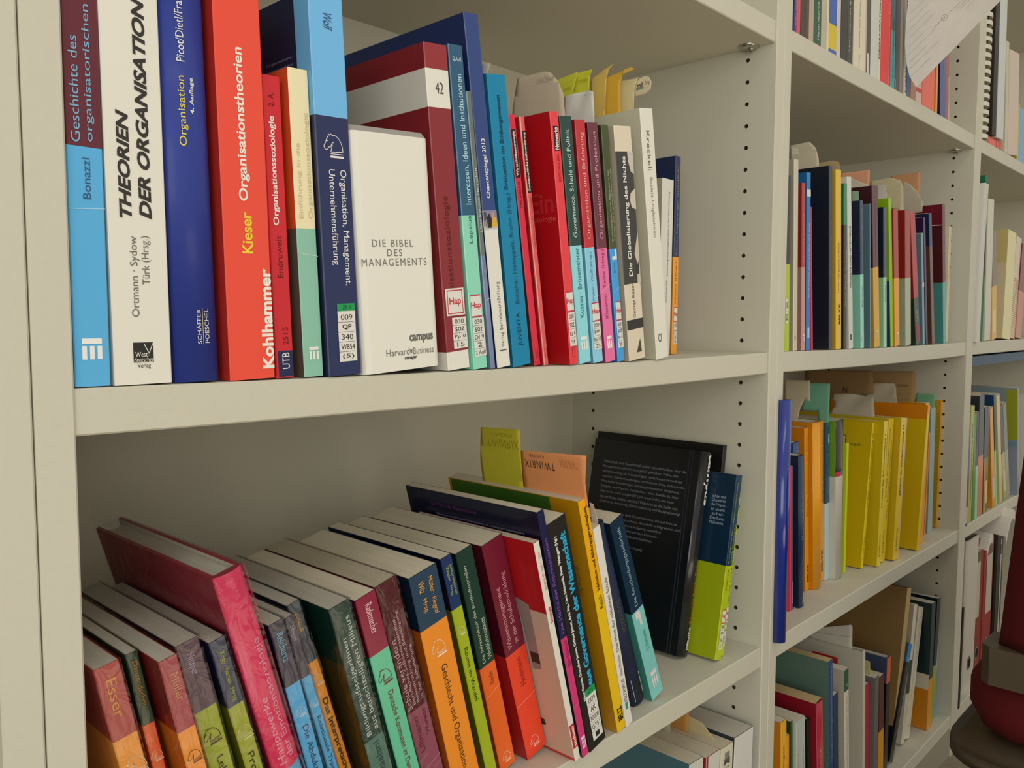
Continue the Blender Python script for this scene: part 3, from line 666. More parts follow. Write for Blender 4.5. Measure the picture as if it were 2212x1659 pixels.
        for j, s in enumerate(lines):
            zc = z0 + (z1 - z0) * top * (1 - (j + .5) / n)
            sh = (z1 - z0) * top / n
            wl_ = min(.86, .13 * len(s) + .26) if kd in ('plain', 'green') else (.64 if kd == 'frame' else .96)
            col = '#d0384c' if kd in ('frame', 'stripe') else '#2c2b29'
            hs = .56 if kd in ('plain', 'green') else .34
            letter(lb, s, lambda u, v: P((x0 + x1) / 2 + (u - .5) * (x1 - x0) * wl_, zc + (v - .5) * sh * hs, .0005), M(col, .5), 'b' if (s == 'QP' or s == 'AK' or kd in ('frame', 'stripe')) else '')
            if j and kd in ('plain', 'green'):
                lb.poly([P(x0, zc + sh * .5 - .0006, .0004), P(x1 - .06, zc + sh * .5 - .0006, .0004), P(x1 - .06, zc + sh * .5 + .0006, .0004), P(x0, zc + sh * .5 + .0006, .0004)], M('#55534e', .5))
        lb.build('library_label', root, recalc=False)
    if film:
        e = .0007
        fb = MB()
        fb.box((-e, -rnd - e, -.0001), (w + e, d + e, h + e), FILM)
        if film == 'tuft':                              # gathered corner of the wrapping
            pts = [(-.0005, d, h), (.002, d + .012, h + .006), (.006, d + .004, h + .016), (.012, d + .013, h + .005), (w * .8, d, h + .001)]
            for a_, b_ in zip(pts, pts[1:]):
                fb.poly([a_, b_, (w * .5, d - .012, h + .001)], FILM)
        ff = fb.build('shrink_wrap', root)
        ff['label'] = 'clear crinkled plastic wrapping'
    return root


# ---- middle shelf of the nearest bookcase
book('a01', 'paperback with wine red top and sky blue foot, first against the left upright', [(0, '#58b2e6'), (.583, '#652432')], txt=[
    ('Geschichte des', 'u', .592, .842, .26, .25, '#7eb4d6'), ('organisatorischen Denkens', 'u', .597, 1.10, .66, .26, '#7eb4d6'),
    ('Bonazzi', 'u', .458, .557, .52, .22, '#35577c')], marks=[('vs', .22, .78, .067, .119, '#eef0ea'), ('l', .0, .432, 1, .438, .0003, '#bfe2f2')])
book('a02', 'thick white paperback lettered THEORIEN DER ORGANISATION in heavy black', '#e9e5d8', txt=[
    ('THEORIEN', 'u', .399, .651, .30, .21, '#35322d', 'Bi'), ('DER ORGANISATION', 'u', .400, .918, .64, .22, '#35322d', 'Bi'),
    ('Ortmann · Sydow', 'u', .164, .357, .42, .17, '#6f6c64'), ('Türk (Hrsg.)', 'u', .242, .359, .62, .17, '#6f6c64'),
    ('West-', 'h', .36, .60, .073, .012, '#e9e5d8'), ('deutscher', 'h', .34, .68, .060, .014, '#e9e5d8'), ('Verlag', 'h', .39, .62, .044, .014, '#35322d')],
    marks=[('r', .33, .68, .053, .102, '#2b2a28'), ('l', .52, .098, .6, .075, .0004, '#e9e5d8'), ('l', .6, .075, .67, .099, .0004, '#e9e5d8')])
book('a03', 'royal blue hardcover with yellow word Organisation and a rounded spine', '#2c3c94', hard=True, rnd=.004, rough=.5, coat=.1, txt=[
    ('Organisation', 'u', .547, .705, .40, .20, '#ecd84a'), ('4. Auflage', 'u', .622, .704, .62, .12, '#e9e7e0', 'b'),
    ('Picot/Dietl/Franck', 'u', .737, .905, .40, .17, '#e9e7e0'), ('SCHÄFFER', 'u', .090, .171, .52, .11, '#e9e7e0'), ('POESCHEL', 'u', .091, .172, .72, .11, '#e9e7e0')],
    marks=[('l', .62, .088, .62, .174, .0003, '#ecd84a')])
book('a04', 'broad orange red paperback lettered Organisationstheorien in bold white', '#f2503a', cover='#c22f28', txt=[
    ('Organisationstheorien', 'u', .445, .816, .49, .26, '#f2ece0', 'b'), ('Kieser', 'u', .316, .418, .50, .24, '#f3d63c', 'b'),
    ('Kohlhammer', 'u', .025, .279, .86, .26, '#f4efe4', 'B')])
book('a05', 'small crimson pocket book lettered Organisationssoziologie, much shorter than the orange red one beside it', '#d3242f', txt=[
    ('Organisationssoziologie', 'u', .512, .869, .44, .40, '#f1e7dc', 'b'), ('2. A.', 'u', .900, .946, .45, .30, '#5d1a20'),
    ('Endruweit', 'u', .338, .478, .50, .30, '#6d161c'), ('2515', 'u', .112, .171, .60, .30, '#6d161c'), ('UTB', 'u', .030, .085, .56, .40, '#eceae4')],
    marks=[('r', .14, .96, .004, .092, '#232a55')])
book('a06', 'small paperback with cream top and sage green foot and an orange side', [(0, '#8fc7af'), (.49, '#f5e9be')], cover=[(0, '#5c5347'), (.49, '#dc5626')], txt=[
    ('Einführung in die', 'u', .522, .764, .30, .26, '#d0c59a'), ('Organisationssoziologie', 'u', .523, .863, .78, .28, '#d0c59a')],
    marks=[('vs', .30, .78, .058, .100, '#eef0e8'), ('l', 0, .41, 1, .40, .0003, '#d8ecdf')])
book('a07', 'tall paperback, light blue above navy, with a white horse head and green topped label', [(0, '#222d5c'), (.685, '#74bdf0')],
     cover=[(0, '#1b2040')], lcov=[('r', .0006, .016, .685, .998, '#6ab2e2')] + [('t', s, .052, .020, z, .0022, '#8f94a8') for s, z in (
         ('Organisations-', .845), ('managementlehre', .826), ('Unternehmens-', .807), ('führung aktuell', .788))], txt=[
    ('Wolf', 'd', .947, .904, .52, .26, '#2d4a72', 'i'), ('Organisation, Management,', 'd', .549, .242, .72, .24, '#eceae6'), ('Unternehmensführung', 'd', .548, .297, .38, .24, '#eceae6')],
    marks=[('horse', .50, .61, .0145, '#eceae6')], tags=[('green', .34, .88, .037, .194, ['009', 'QP', '340', 'W854', '(5)'], 'ZP II')])
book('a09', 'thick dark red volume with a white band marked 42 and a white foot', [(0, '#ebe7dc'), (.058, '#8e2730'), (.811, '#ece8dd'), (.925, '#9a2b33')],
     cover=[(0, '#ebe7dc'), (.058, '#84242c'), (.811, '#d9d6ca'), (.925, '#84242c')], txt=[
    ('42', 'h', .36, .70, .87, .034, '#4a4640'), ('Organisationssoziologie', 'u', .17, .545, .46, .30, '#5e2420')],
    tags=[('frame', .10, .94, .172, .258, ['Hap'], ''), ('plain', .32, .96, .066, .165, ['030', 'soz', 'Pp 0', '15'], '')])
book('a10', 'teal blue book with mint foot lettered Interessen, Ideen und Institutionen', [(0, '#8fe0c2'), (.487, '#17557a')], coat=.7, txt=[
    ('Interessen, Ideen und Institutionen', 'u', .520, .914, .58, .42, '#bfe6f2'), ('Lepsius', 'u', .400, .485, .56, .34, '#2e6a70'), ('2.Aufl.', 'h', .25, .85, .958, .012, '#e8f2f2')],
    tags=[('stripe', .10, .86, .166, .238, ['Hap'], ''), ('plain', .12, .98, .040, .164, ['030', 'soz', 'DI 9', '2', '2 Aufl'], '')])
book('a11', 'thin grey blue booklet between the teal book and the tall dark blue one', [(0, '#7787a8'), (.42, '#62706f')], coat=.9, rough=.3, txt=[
    ('Über legitime Herrschaft', 'u', .505, .735, .5, .7, '#d8dde0'), ('Glaser', 'u', .335, .42, .5, .6, '#8d9ab2')], marks=[('l', 0, .255, 1, .262, .0004, '#e2e5ea')])
book('a12', 'tallest dark blue book of the row, lettered Chancenspiegel 2013, white below a small photo', [(0, '#ebe8dd'), (.46, '#2c4686')], cover='#1f2d5c', txt=[
    ('Chancenspiegel 2013', 'u', .494, .661, .53, .34, '#ecebe6', 'b'), ('Verlag BertelsmannStiftung', 'u', .060, .252, .58, .30, '#55534f', 'w'), ('|', 'h', .25, .80, .050, .003, '#55534f')],
    marks=[('r', 0, 1, .405, .46, '#8d8aa6'), ('p', [(.0, .405), (1, .405), (1, .42), (0, .415)], '#c9c5c4'), ('p', [(.25, .41), (.55, .41), (.6, .435), (.45, .452), (.25, .44)], '#2a2228'),
           ('p', [(.55, .412), (.98, .412), (.95, .437), (.7, .442), (.6, .43)], '#e0b23a'), ('p', [(.62, .436), (.8, .438), (.8, .455), (.62, .455)], '#c89a7a'),
           ('p', [(.05, .43), (.25, .436), (.22, .455), (.05, .457)], '#5a4a5e'), ('p', [(.1, .412), (.28, .41), (.24, .425), (.1, .428)], '#b98a6a')])
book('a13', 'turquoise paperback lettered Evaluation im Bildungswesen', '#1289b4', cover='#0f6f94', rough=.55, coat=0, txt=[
    ('Evaluation im Bildungswesen', 'u', .617, .933, .50, .26, '#123f58', 'b'), ('Böttcher, Holtappels, Brohm (Hrsg.)', 'u', .220, .605, .56, .28, '#0e4f6e'), ('JUVENTA', 'u', .070, .190, .52, .28, '#0e3b52')])
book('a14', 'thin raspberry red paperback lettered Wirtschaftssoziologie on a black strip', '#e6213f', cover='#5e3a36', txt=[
    ('Wirtschaftssoziologie', 'u', .765, .938, .45, .46, '#f2ece4', 'b'), ('DIRK BAECKER', 'u', .640, .745, .50, .32, '#6b1420')],
    marks=[('r', .12, .78, .758, .945, '#241a1a'), ('l', .4, .03, .4, .07, .0003, '#4a1016'), ('l', .7, .03, .7, .07, .0003, '#4a1016')])
book('a15', 'thin faded coral red paperback with a worn pale edge lettered Gesellschaftliche Differenzierung', '#ea5c5e', cover='#b5202a', txt=[
    ('Gesellschaftliche Differenzierung', 'u', .710, .940, .60, .46, '#f2ece4', 'b'), ('UWE SCHIMANK | UTE VOLKMANN', 'u', .480, .690, .68, .30, '#8a2026')],
    marks=[('r', .26, .94, .704, .946, '#241a1a'), ('p', [(.0, .0), (.22, .0), (.14, .2), (.24, .35), (.12, .5), (.2, .7), (.1, .85), (.26, 1), (0, 1)], '#eab79e'),
           ('l', .45, .03, .45, .07, .0003, '#4a1016'), ('l', .8, .03, .8, .07, .0003, '#4a1016')])
book('a16', 'red paperback lettered Netzwerke with its wide red side darkened as painted shade', '#f03c44', cover='#ba131c', txt=[
    ('Netzwerke', 'u', .855, .940, .50, .46, '#f2ece4', 'b'), ('BORIS HOLZER', 'u', .731, .838, .56, .26, '#8a1a20')],
    marks=[('r', .22, .80, .850, .945, '#241a1a'), ('l', .35, .03, .35, .07, .0003, '#4a1016'), ('l', .65, .03, .65, .07, .0003, '#4a1016'), ('l', .35, .03, .65, .03, .0003, '#4a1016'), ('l', .35, .07, .65, .07, .0003, '#4a1016')],
    lcov=[('t', 'Ein', .030, .004, .655, .017, '#c42a2e', 'b'), ('t', 'Soziologie', .034, .003, .59, .006, '#d9564e')],
    tags=[('stripe', .12, .96, .215, .298, ['Hap'], ''), ('plain', .12, .98, .075, .213, ['030', 'soz', 'Ka 4', '54'], '')])
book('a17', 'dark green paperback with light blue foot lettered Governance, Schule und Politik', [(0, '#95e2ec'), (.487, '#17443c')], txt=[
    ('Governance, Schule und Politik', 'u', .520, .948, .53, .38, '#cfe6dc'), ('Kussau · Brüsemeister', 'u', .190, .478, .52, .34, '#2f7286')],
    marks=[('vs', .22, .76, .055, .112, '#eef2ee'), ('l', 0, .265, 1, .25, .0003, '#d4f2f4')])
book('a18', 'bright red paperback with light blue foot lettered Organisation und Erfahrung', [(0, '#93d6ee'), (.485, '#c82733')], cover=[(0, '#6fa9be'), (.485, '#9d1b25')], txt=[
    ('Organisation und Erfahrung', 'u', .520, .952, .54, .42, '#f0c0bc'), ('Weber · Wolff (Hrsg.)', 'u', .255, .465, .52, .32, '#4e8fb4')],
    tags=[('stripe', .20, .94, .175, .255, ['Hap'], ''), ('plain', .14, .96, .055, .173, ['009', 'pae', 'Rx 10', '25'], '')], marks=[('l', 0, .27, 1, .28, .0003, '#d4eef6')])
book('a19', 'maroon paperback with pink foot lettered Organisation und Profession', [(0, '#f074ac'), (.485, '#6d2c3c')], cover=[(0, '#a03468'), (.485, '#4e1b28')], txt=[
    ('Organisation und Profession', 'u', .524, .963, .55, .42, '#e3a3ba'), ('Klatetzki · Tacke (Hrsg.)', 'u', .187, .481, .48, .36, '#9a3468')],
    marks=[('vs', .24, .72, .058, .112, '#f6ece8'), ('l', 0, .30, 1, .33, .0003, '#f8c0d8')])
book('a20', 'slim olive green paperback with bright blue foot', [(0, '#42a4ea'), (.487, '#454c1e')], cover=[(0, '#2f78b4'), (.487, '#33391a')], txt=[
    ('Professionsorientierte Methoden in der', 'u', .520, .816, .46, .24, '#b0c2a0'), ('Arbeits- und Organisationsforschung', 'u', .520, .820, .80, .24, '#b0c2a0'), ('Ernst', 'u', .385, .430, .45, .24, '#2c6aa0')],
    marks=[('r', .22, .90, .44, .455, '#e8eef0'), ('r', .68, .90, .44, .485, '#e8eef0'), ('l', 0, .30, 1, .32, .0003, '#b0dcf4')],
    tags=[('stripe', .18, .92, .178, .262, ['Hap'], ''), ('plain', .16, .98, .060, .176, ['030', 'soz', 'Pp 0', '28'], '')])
book('a21', 'beige paperback with a black band lettered Die Globalisierung des Nichts', [(0, '#e3d6be'), (.334, '#35322f'), (.895, '#e6dac2')], cover='#b9ae97', txt=[
    ('Die Globalisierung des Nichts', 'u', .367, .875, .45, .28, '#f2efe8', 'b'), ('George Ritzer', 'u', .185, .335, .50, .20, '#3c372f')],
    marks=[('r', 0, 1, .135, .178, '#35342f'), ('p', [(.48, .030), (.80, .030), (.74, .090)], '#4a4a36'), ('p', [(.66, .895), (1, .895), (1, .80), (.82, .81), (.70, .85)], '#cfc8b8'),
           ('p', [(.72, .72), (1, .74), (1, .65), (.74, .66), (.66, .69)], '#d6ccb8'), ('p', [(.72, .46), (1, .56), (1, .334), (.80, .334), (.86, .42)], '#cdc3af'), ('p', [(.78, .40), (.95, .43), (.95, .375), (.84, .37)], '#3a3733')])
book('a22', 'tall ivory white paperback with downward grey lettering Soziale Ungleichheit and a wide pale side', '#ebe7d9', cover='#c9c4ae', txt=[
    ('Kreckel:', 'd', .915, .760, .48, .26, '#5b574f'), ('Soziale Ungleichheit', 'd', .735, .494, .50, .28, '#8d887c'), ('CI', 'h', .24, .50, .087, .034, '#3a372f')])
book('a23', 'slim white paperback leaning half hidden behind the ivory one', '#e4e1d6', cover='#b5b09c', txt=[
    ('Steuerung und Organisation in der Weiterbildung', 'u', .45, .93, .60, .14, '#57544c'), ('Meisel / Schrader (Hrsg.)', 'u', .30, .43, .55, .14, '#57544c')])
book('a24', 'navy and orange paperback standing last in the row, apart from the ivory book', [(0, '#f5a326'), (.494, '#22315e')], cover=[(0, '#d07f18'), (.494, '#1a2850')], txt=[
    ('Führen Regierungen tatsächlich?', 'u', .505, .95, .50, .34, '#a5966a'), ('Patzelt (Hrsg.)', 'u', .26, .47, .5, .32, '#a06a1e')],
    tags=[('stripe', .25, .9, .165, .24, ['Hap'], ''), ('plain', .25, .9, .05, .162, ['030', 'pol', 'Ce', '55'], '')])

# the white slip case with rounded front edges, tilted, its right corner off the board
o, a, w, h = host_frame('a08')
t = tag(empty('slipcase', o, (0, -a, 0)), 'broad white slipcase lettered DIE BIBEL DES MANAGEMENTS, tilted on its left corner', 'slipcase', GROUPS['a'])
mb = MB()
r = .006
arc = lambda cx, cy, a0: [(cx + r * math.cos(math.radians(a0 + k * 22.5)), cy + r * math.sin(math.radians(a0 + k * 22.5))) for k in range(5)]
pr = arc(r, r, 180) + arc(w - r, r, 270) + [(w, .150), (0, .150)]
mb.prism(pr, 0, h, M('#ece9dd', .5), smooth=False)
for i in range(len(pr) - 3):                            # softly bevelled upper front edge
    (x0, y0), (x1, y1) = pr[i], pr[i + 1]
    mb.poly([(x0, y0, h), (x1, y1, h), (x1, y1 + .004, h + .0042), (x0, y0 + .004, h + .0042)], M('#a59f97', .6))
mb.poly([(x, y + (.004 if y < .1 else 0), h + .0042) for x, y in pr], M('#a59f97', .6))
F = lambda x, z: (x * w, -.0002, z * h)
for s, x0, x1, zc, hh, col, fl in (('DIE BIBEL', .18, .70, .546, .030, '#7b7770', 'w'), ('DES', .36, .55, .506, .030, '#7b7770', 'w'), ('MANAGEMENTS', .04, .87, .466, .032, '#7b7770', 'w'),
                                   ('campus', .58, .90, .130, .040, '#6d6a66', 'B'), ('Harvard', .27, .57, .080, .030, '#7b7770', ''), ('Business', .62, .90, .078, .030, '#7b7770', ''), ('manager', .50, .67, .048, .016, '#55524d', 'Bi')):
    letter(mb, s, lambda u, v: F(x0 + u * (x1 - x0), zc + (v - .5) * hh), M(col, .6), fl)
mb.poly([F(.583, .070), F(.605, .070), F(.612, .090), F(.594, .083), F(.576, .090)], M('#7b7770', .6))
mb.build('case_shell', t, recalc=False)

# ---- lower shelf of the nearest bookcase, everything leans to the left
SP = .79
book('b01', 'shrink wrapped book, red above orange, first of the leaning row at the left upright', [(0, '#f0a03c'), (SP, '#b2413f')], film=True, pages=PAGEG, txt=[('Esser', 'd', .96, .85, .5, .4, '#e0a050')], marks=[('horse', .6, .70, .0115, '#f5e6c8')])
book('b02', 'narrow shrink wrapped book, dark green above orange', [(0, '#ee6a2c'), (SP, '#31462e')], film=True, pages=PAGEG, txt=[('Dausendschön', 'd', .975, .84, .55, .42, '#c4863c')], marks=[('horse', .5, .695, .0068, '#f6dcc4')])
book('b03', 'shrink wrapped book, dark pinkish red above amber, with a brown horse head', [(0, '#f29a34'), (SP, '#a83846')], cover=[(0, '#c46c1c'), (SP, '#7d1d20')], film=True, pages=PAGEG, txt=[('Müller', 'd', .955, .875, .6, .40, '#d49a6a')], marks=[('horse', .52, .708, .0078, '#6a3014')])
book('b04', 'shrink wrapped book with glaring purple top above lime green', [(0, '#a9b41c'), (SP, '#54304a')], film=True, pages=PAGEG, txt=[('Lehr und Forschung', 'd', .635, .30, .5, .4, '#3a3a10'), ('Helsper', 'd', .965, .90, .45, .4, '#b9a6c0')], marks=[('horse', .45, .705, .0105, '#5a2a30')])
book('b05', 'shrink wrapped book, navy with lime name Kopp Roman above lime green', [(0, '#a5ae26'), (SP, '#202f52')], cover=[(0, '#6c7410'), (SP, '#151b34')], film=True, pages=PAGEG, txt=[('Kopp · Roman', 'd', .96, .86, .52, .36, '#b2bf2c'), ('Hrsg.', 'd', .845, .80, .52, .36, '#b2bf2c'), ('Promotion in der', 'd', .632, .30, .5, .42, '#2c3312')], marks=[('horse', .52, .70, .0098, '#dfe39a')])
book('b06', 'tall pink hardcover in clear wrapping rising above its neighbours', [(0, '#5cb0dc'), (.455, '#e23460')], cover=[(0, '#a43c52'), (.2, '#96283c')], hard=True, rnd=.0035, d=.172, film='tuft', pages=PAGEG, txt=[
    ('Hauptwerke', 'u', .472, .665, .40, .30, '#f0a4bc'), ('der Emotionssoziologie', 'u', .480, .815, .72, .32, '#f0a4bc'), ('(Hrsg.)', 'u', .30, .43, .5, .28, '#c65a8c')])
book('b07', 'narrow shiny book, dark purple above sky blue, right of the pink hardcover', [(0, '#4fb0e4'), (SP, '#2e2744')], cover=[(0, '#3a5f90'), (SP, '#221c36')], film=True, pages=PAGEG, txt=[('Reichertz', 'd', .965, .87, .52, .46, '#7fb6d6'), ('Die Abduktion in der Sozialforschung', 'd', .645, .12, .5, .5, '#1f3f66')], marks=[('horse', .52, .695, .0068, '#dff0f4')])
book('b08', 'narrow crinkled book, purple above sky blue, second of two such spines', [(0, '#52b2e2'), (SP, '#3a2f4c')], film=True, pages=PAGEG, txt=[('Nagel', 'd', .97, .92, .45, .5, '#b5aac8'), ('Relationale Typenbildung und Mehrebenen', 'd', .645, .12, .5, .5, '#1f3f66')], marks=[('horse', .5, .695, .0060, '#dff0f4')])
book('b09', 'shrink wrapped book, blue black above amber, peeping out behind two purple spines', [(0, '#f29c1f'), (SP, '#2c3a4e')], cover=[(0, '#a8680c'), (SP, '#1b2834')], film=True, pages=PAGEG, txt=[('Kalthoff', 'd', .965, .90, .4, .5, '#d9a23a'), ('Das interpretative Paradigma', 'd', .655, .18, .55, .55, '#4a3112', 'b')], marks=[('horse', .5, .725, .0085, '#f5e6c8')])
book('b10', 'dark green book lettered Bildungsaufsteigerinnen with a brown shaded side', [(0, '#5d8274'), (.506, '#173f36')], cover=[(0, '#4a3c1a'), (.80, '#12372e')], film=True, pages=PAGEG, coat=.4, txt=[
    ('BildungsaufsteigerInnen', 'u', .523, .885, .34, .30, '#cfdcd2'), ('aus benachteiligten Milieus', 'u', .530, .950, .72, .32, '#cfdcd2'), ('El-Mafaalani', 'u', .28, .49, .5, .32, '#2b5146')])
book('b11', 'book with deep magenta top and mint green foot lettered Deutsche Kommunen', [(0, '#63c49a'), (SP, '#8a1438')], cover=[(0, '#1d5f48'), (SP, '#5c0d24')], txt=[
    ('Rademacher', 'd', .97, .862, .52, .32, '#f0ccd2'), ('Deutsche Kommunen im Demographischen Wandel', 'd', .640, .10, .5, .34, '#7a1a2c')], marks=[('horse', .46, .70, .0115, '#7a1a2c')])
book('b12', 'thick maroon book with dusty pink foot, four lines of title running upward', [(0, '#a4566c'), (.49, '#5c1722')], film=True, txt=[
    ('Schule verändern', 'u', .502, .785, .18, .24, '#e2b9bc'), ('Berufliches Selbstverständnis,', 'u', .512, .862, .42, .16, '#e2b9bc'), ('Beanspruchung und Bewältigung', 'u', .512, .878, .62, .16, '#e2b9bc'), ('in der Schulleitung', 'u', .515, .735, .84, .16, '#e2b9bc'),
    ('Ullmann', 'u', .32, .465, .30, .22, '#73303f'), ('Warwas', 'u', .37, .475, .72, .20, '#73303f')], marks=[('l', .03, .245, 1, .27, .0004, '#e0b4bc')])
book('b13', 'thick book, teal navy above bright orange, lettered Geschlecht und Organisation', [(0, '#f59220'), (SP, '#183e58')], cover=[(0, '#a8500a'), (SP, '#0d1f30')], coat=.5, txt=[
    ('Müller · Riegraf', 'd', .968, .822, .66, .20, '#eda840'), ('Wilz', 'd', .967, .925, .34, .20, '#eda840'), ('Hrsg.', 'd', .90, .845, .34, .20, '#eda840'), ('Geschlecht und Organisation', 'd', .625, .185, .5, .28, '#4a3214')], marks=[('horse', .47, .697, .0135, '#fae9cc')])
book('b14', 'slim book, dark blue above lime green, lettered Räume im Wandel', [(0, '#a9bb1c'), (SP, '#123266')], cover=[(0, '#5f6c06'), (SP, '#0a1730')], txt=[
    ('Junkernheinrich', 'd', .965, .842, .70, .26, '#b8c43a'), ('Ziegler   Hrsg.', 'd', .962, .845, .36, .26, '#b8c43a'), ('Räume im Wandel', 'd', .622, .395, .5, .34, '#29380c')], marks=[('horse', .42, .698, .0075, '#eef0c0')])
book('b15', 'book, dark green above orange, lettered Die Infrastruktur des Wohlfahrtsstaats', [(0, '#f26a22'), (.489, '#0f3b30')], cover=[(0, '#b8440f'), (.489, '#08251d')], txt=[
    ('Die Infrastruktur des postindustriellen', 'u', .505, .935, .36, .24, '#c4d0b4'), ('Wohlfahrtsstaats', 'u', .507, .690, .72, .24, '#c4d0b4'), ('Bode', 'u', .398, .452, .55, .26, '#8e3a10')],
    marks=[('horse', .5, .052, .0100, '#fae0c4'), ('l', 0, .352, 1, .375, .0004, '#f8b88c')])
book('b16', 'thick book, plum above bright red orange, lettered Wissensmanagement', [(0, '#f4482a'), (.497, '#741830')], cover=[(0, '#b01c1a'), (.497, '#4c0d1c')], txt=[
    ('Wissensmanagement', 'u', .520, .800, .30, .26, '#dba0a8'), ('in der Schulentwicklung', 'u', .530, .850, .64, .26, '#dba0a8'), ('Heitmann', 'u', .330, .462, .52, .26, '#a02a20')],
    marks=[('horse', .48, .062, .0110, '#fadcc8'), ('l', 0, .258, 1, .272, .0004, '#fab090')])
book('b17', 'thin white journal with a red field on its side and red spine foot', [(0, '#ece8dc')], cover=[(0, '#c8302a'), (.012, '#cfae98'), (.69, '#b81a1e')], rough=.3, txt=[
    ('Jahrgang 43 · Heft 1 · 2014', 'u', .79, .955, .6, .5, '#c8746c'), ('Soziologie', 'u', .645, .715, .6, .6, '#c23a34', 'b'), ('campus', 'd', .162, .066, .5, .55, '#f4e6e0', 'b')],
    marks=[('r', .06, .94, .058, .170, '#c02430')],
    lcov=[('t', 'ten', .060, .044, .905, .011, '#e0cfc4'), ('p', [(.030, .40), (.020, .41), (.020, .71), (.034, .73)], '#94807a'), ('p', [(.062, .50), (.030, .40), (.034, .73), (.066, .76)], '#b9a9a0'),
          ('r', .030, .020, .435, .485, '#3a2a24'), ('p', [(.040, .60), (.034, .56), (.034, .66), (.042, .70)], '#3c3032'), ('t', 'campus', .085, .028, .135, .0095, '#3a2622', 'B')] +
         [('t', 'Soziologie im Land hat', .075, .034, .365 - .018 * k, .0022, '#7d5c4e') for k in range(6)])
book('b18', 'thin book with navy top and pink foot and a wide navy side with small print', [(0, '#d93a78'), (.503, '#181f4c')], cover=[(0, '#10152e')], pages=PAGES, txt=[
    ('Die Macht der Repräsentation', 'u', .522, .895, .5, .56, '#9a5aa8'), ('Barlösius', 'u', .385, .490, .5, .5, '#8a2058')], marks=[('vs', .22, .82, .035, .085, '#f2dbe4'), ('l', 0, .215, 1, .222, .0003, '#f090b4')],
    lcov=[('t', 'Die Macht der Repräsentation', .135, .075, .945, .0052, '#6a2f66'), ('t', 'Nie zuvor wurden soziale Ungleichheiten so umfangreich dokumentiert', .13, .02, .905, .003, '#8d94a8'),
          ('t', 'wie heute in Berichten über Armut und Reichtum', .13, .05, .888, .003, '#8d94a8')])
book('b19', 'thick black book with turquoise letters Neue Governance der Wissenschaft and a library label', '#22221f', txt=[
    ('Neue Governance der Wissenschaft', 'u', .232, .940, .66, .30, '#2bb0dc', 'B'), ('Edgar Grande, Dorothea Jansen, Otfried Jarren, Arie Rip, Uwe Schimank, Peter Weingart (Hg.)', 'u', .225, .940, .27, .17, '#e8e6e0', 'B')],
    tags=[('green', .30, .88, .032, .265, ['009', 'AK', '30000', 'G751', '', ''], 'ZP II')] if False else [('green', .30, .88, .032, .265, ['009', 'AK', '30000', 'G751', '-'], 'ZP II')])
book('b20', 'tall yellow book with a green strip and coloured notes sticking out of it', [(0, '#f2c618'), (.62, '#f6b40e')], cover='#c68c0c', txt=[
    ('Inklusion und Bildungsgerechtigkeit', 'u', .622, .968, .58, .40, '#3a3010', 'b'), ('Reich', 'u', .545, .600, .56, .40, '#4a3a10'), ('BELTZ', 'u', .042, .102, .58, .56, '#2a2208', 'B')],
    lcov=[('r', .034, .165, .70, .998, '#3f6a1f'), ('u', 'PÄDAGOGIK', .016, .60, .73, .006, '#8f6a10')])
book('b21', 'slim white paperback lettered Das Haus der inklusiven Schule beside the yellow book', '#ebe8e0', txt=[
    ('Das Haus der inklusiven Schule', 'u', .385, .755, .5, .40, '#5a5750'), ('Hans Wocken', 'u', .262, .365, .5, .38, '#7a766e'), ('FELDHAUS', 'u', .125, .240, .52, .42, '#3c3a36')], marks=[('r', .34, .70, .082, .118, '#2a9a84')])
book('b22', 'dark navy cloth hardcover with rounded spine and an old numbered label', '#222c48', hard=True, rnd=.0035, rough=.65, coat=0, txt=[('SOZIOLOGIE', 'u', .42, .60, .5, .3, '#5b5640')],
     tags=[('plain', .14, .98, .022, .150, ['20', '170', '93'], '')])
book('b23', 'paperback, deep petrol blue above pale aqua, leaning last in the row', [(0, '#83cfcb'), (.508, '#0d3048')], cover=[(0, '#3f8c80'), (.508, '#07202e')], txt=[
    ('Die Entscheidungsgesellschaft', 'u', .530, .955, .5, .30, '#9ab8c4'), ('Schimank', 'u', .27, .39, .55, .28, '#4a948c')], marks=[('vs', .30, .76, .058, .150, '#e8dcd8'), ('r', .22, .44, .465, .50, '#e9d8d4'), ('r', .44, .60, .42, .50, '#e9d8d4')])
TXT24 = ['Wirtschaft und Gesellschaft haben sich verändert, aber die', 'Managementmethoden sind gleich geblieben. Vieles, was', 'jahrzehntelang als Standard galt, muss heute hinterfragt', 'werden: Zielverhandlungen, vorfixierte Ziele, individuelle',
         'Mitarbeiterbewertungen, leistungsorientierte Vergütung,', 'Budgets und Plan-Ist-Vergleiche – alles Standards, aber', 'alles heute noch zeitgemäß? Und wenn nicht, wie kann', 'man es heute besser machen? Was tritt an die Stelle von', 'Anweisung, Anreizung, Zielvereinbarung und Budgetplanung?',
         '', 'Niels Pfläging zeigt, dass Unternehmen, die auf fixierte', 'Ziele und Budgets verzichten, dauerhaft erfolgreicher sind.', 'Die Umsetzung von Beyond Budgeting tatsächlich', 'zeigt, wie sich Unternehmen aus dem Klammer-', 'griff von Kultur und Bürokratie befreien.', '', 'Für einen neuen, produktiven Umgang', 'mit Führung und Zielen.']
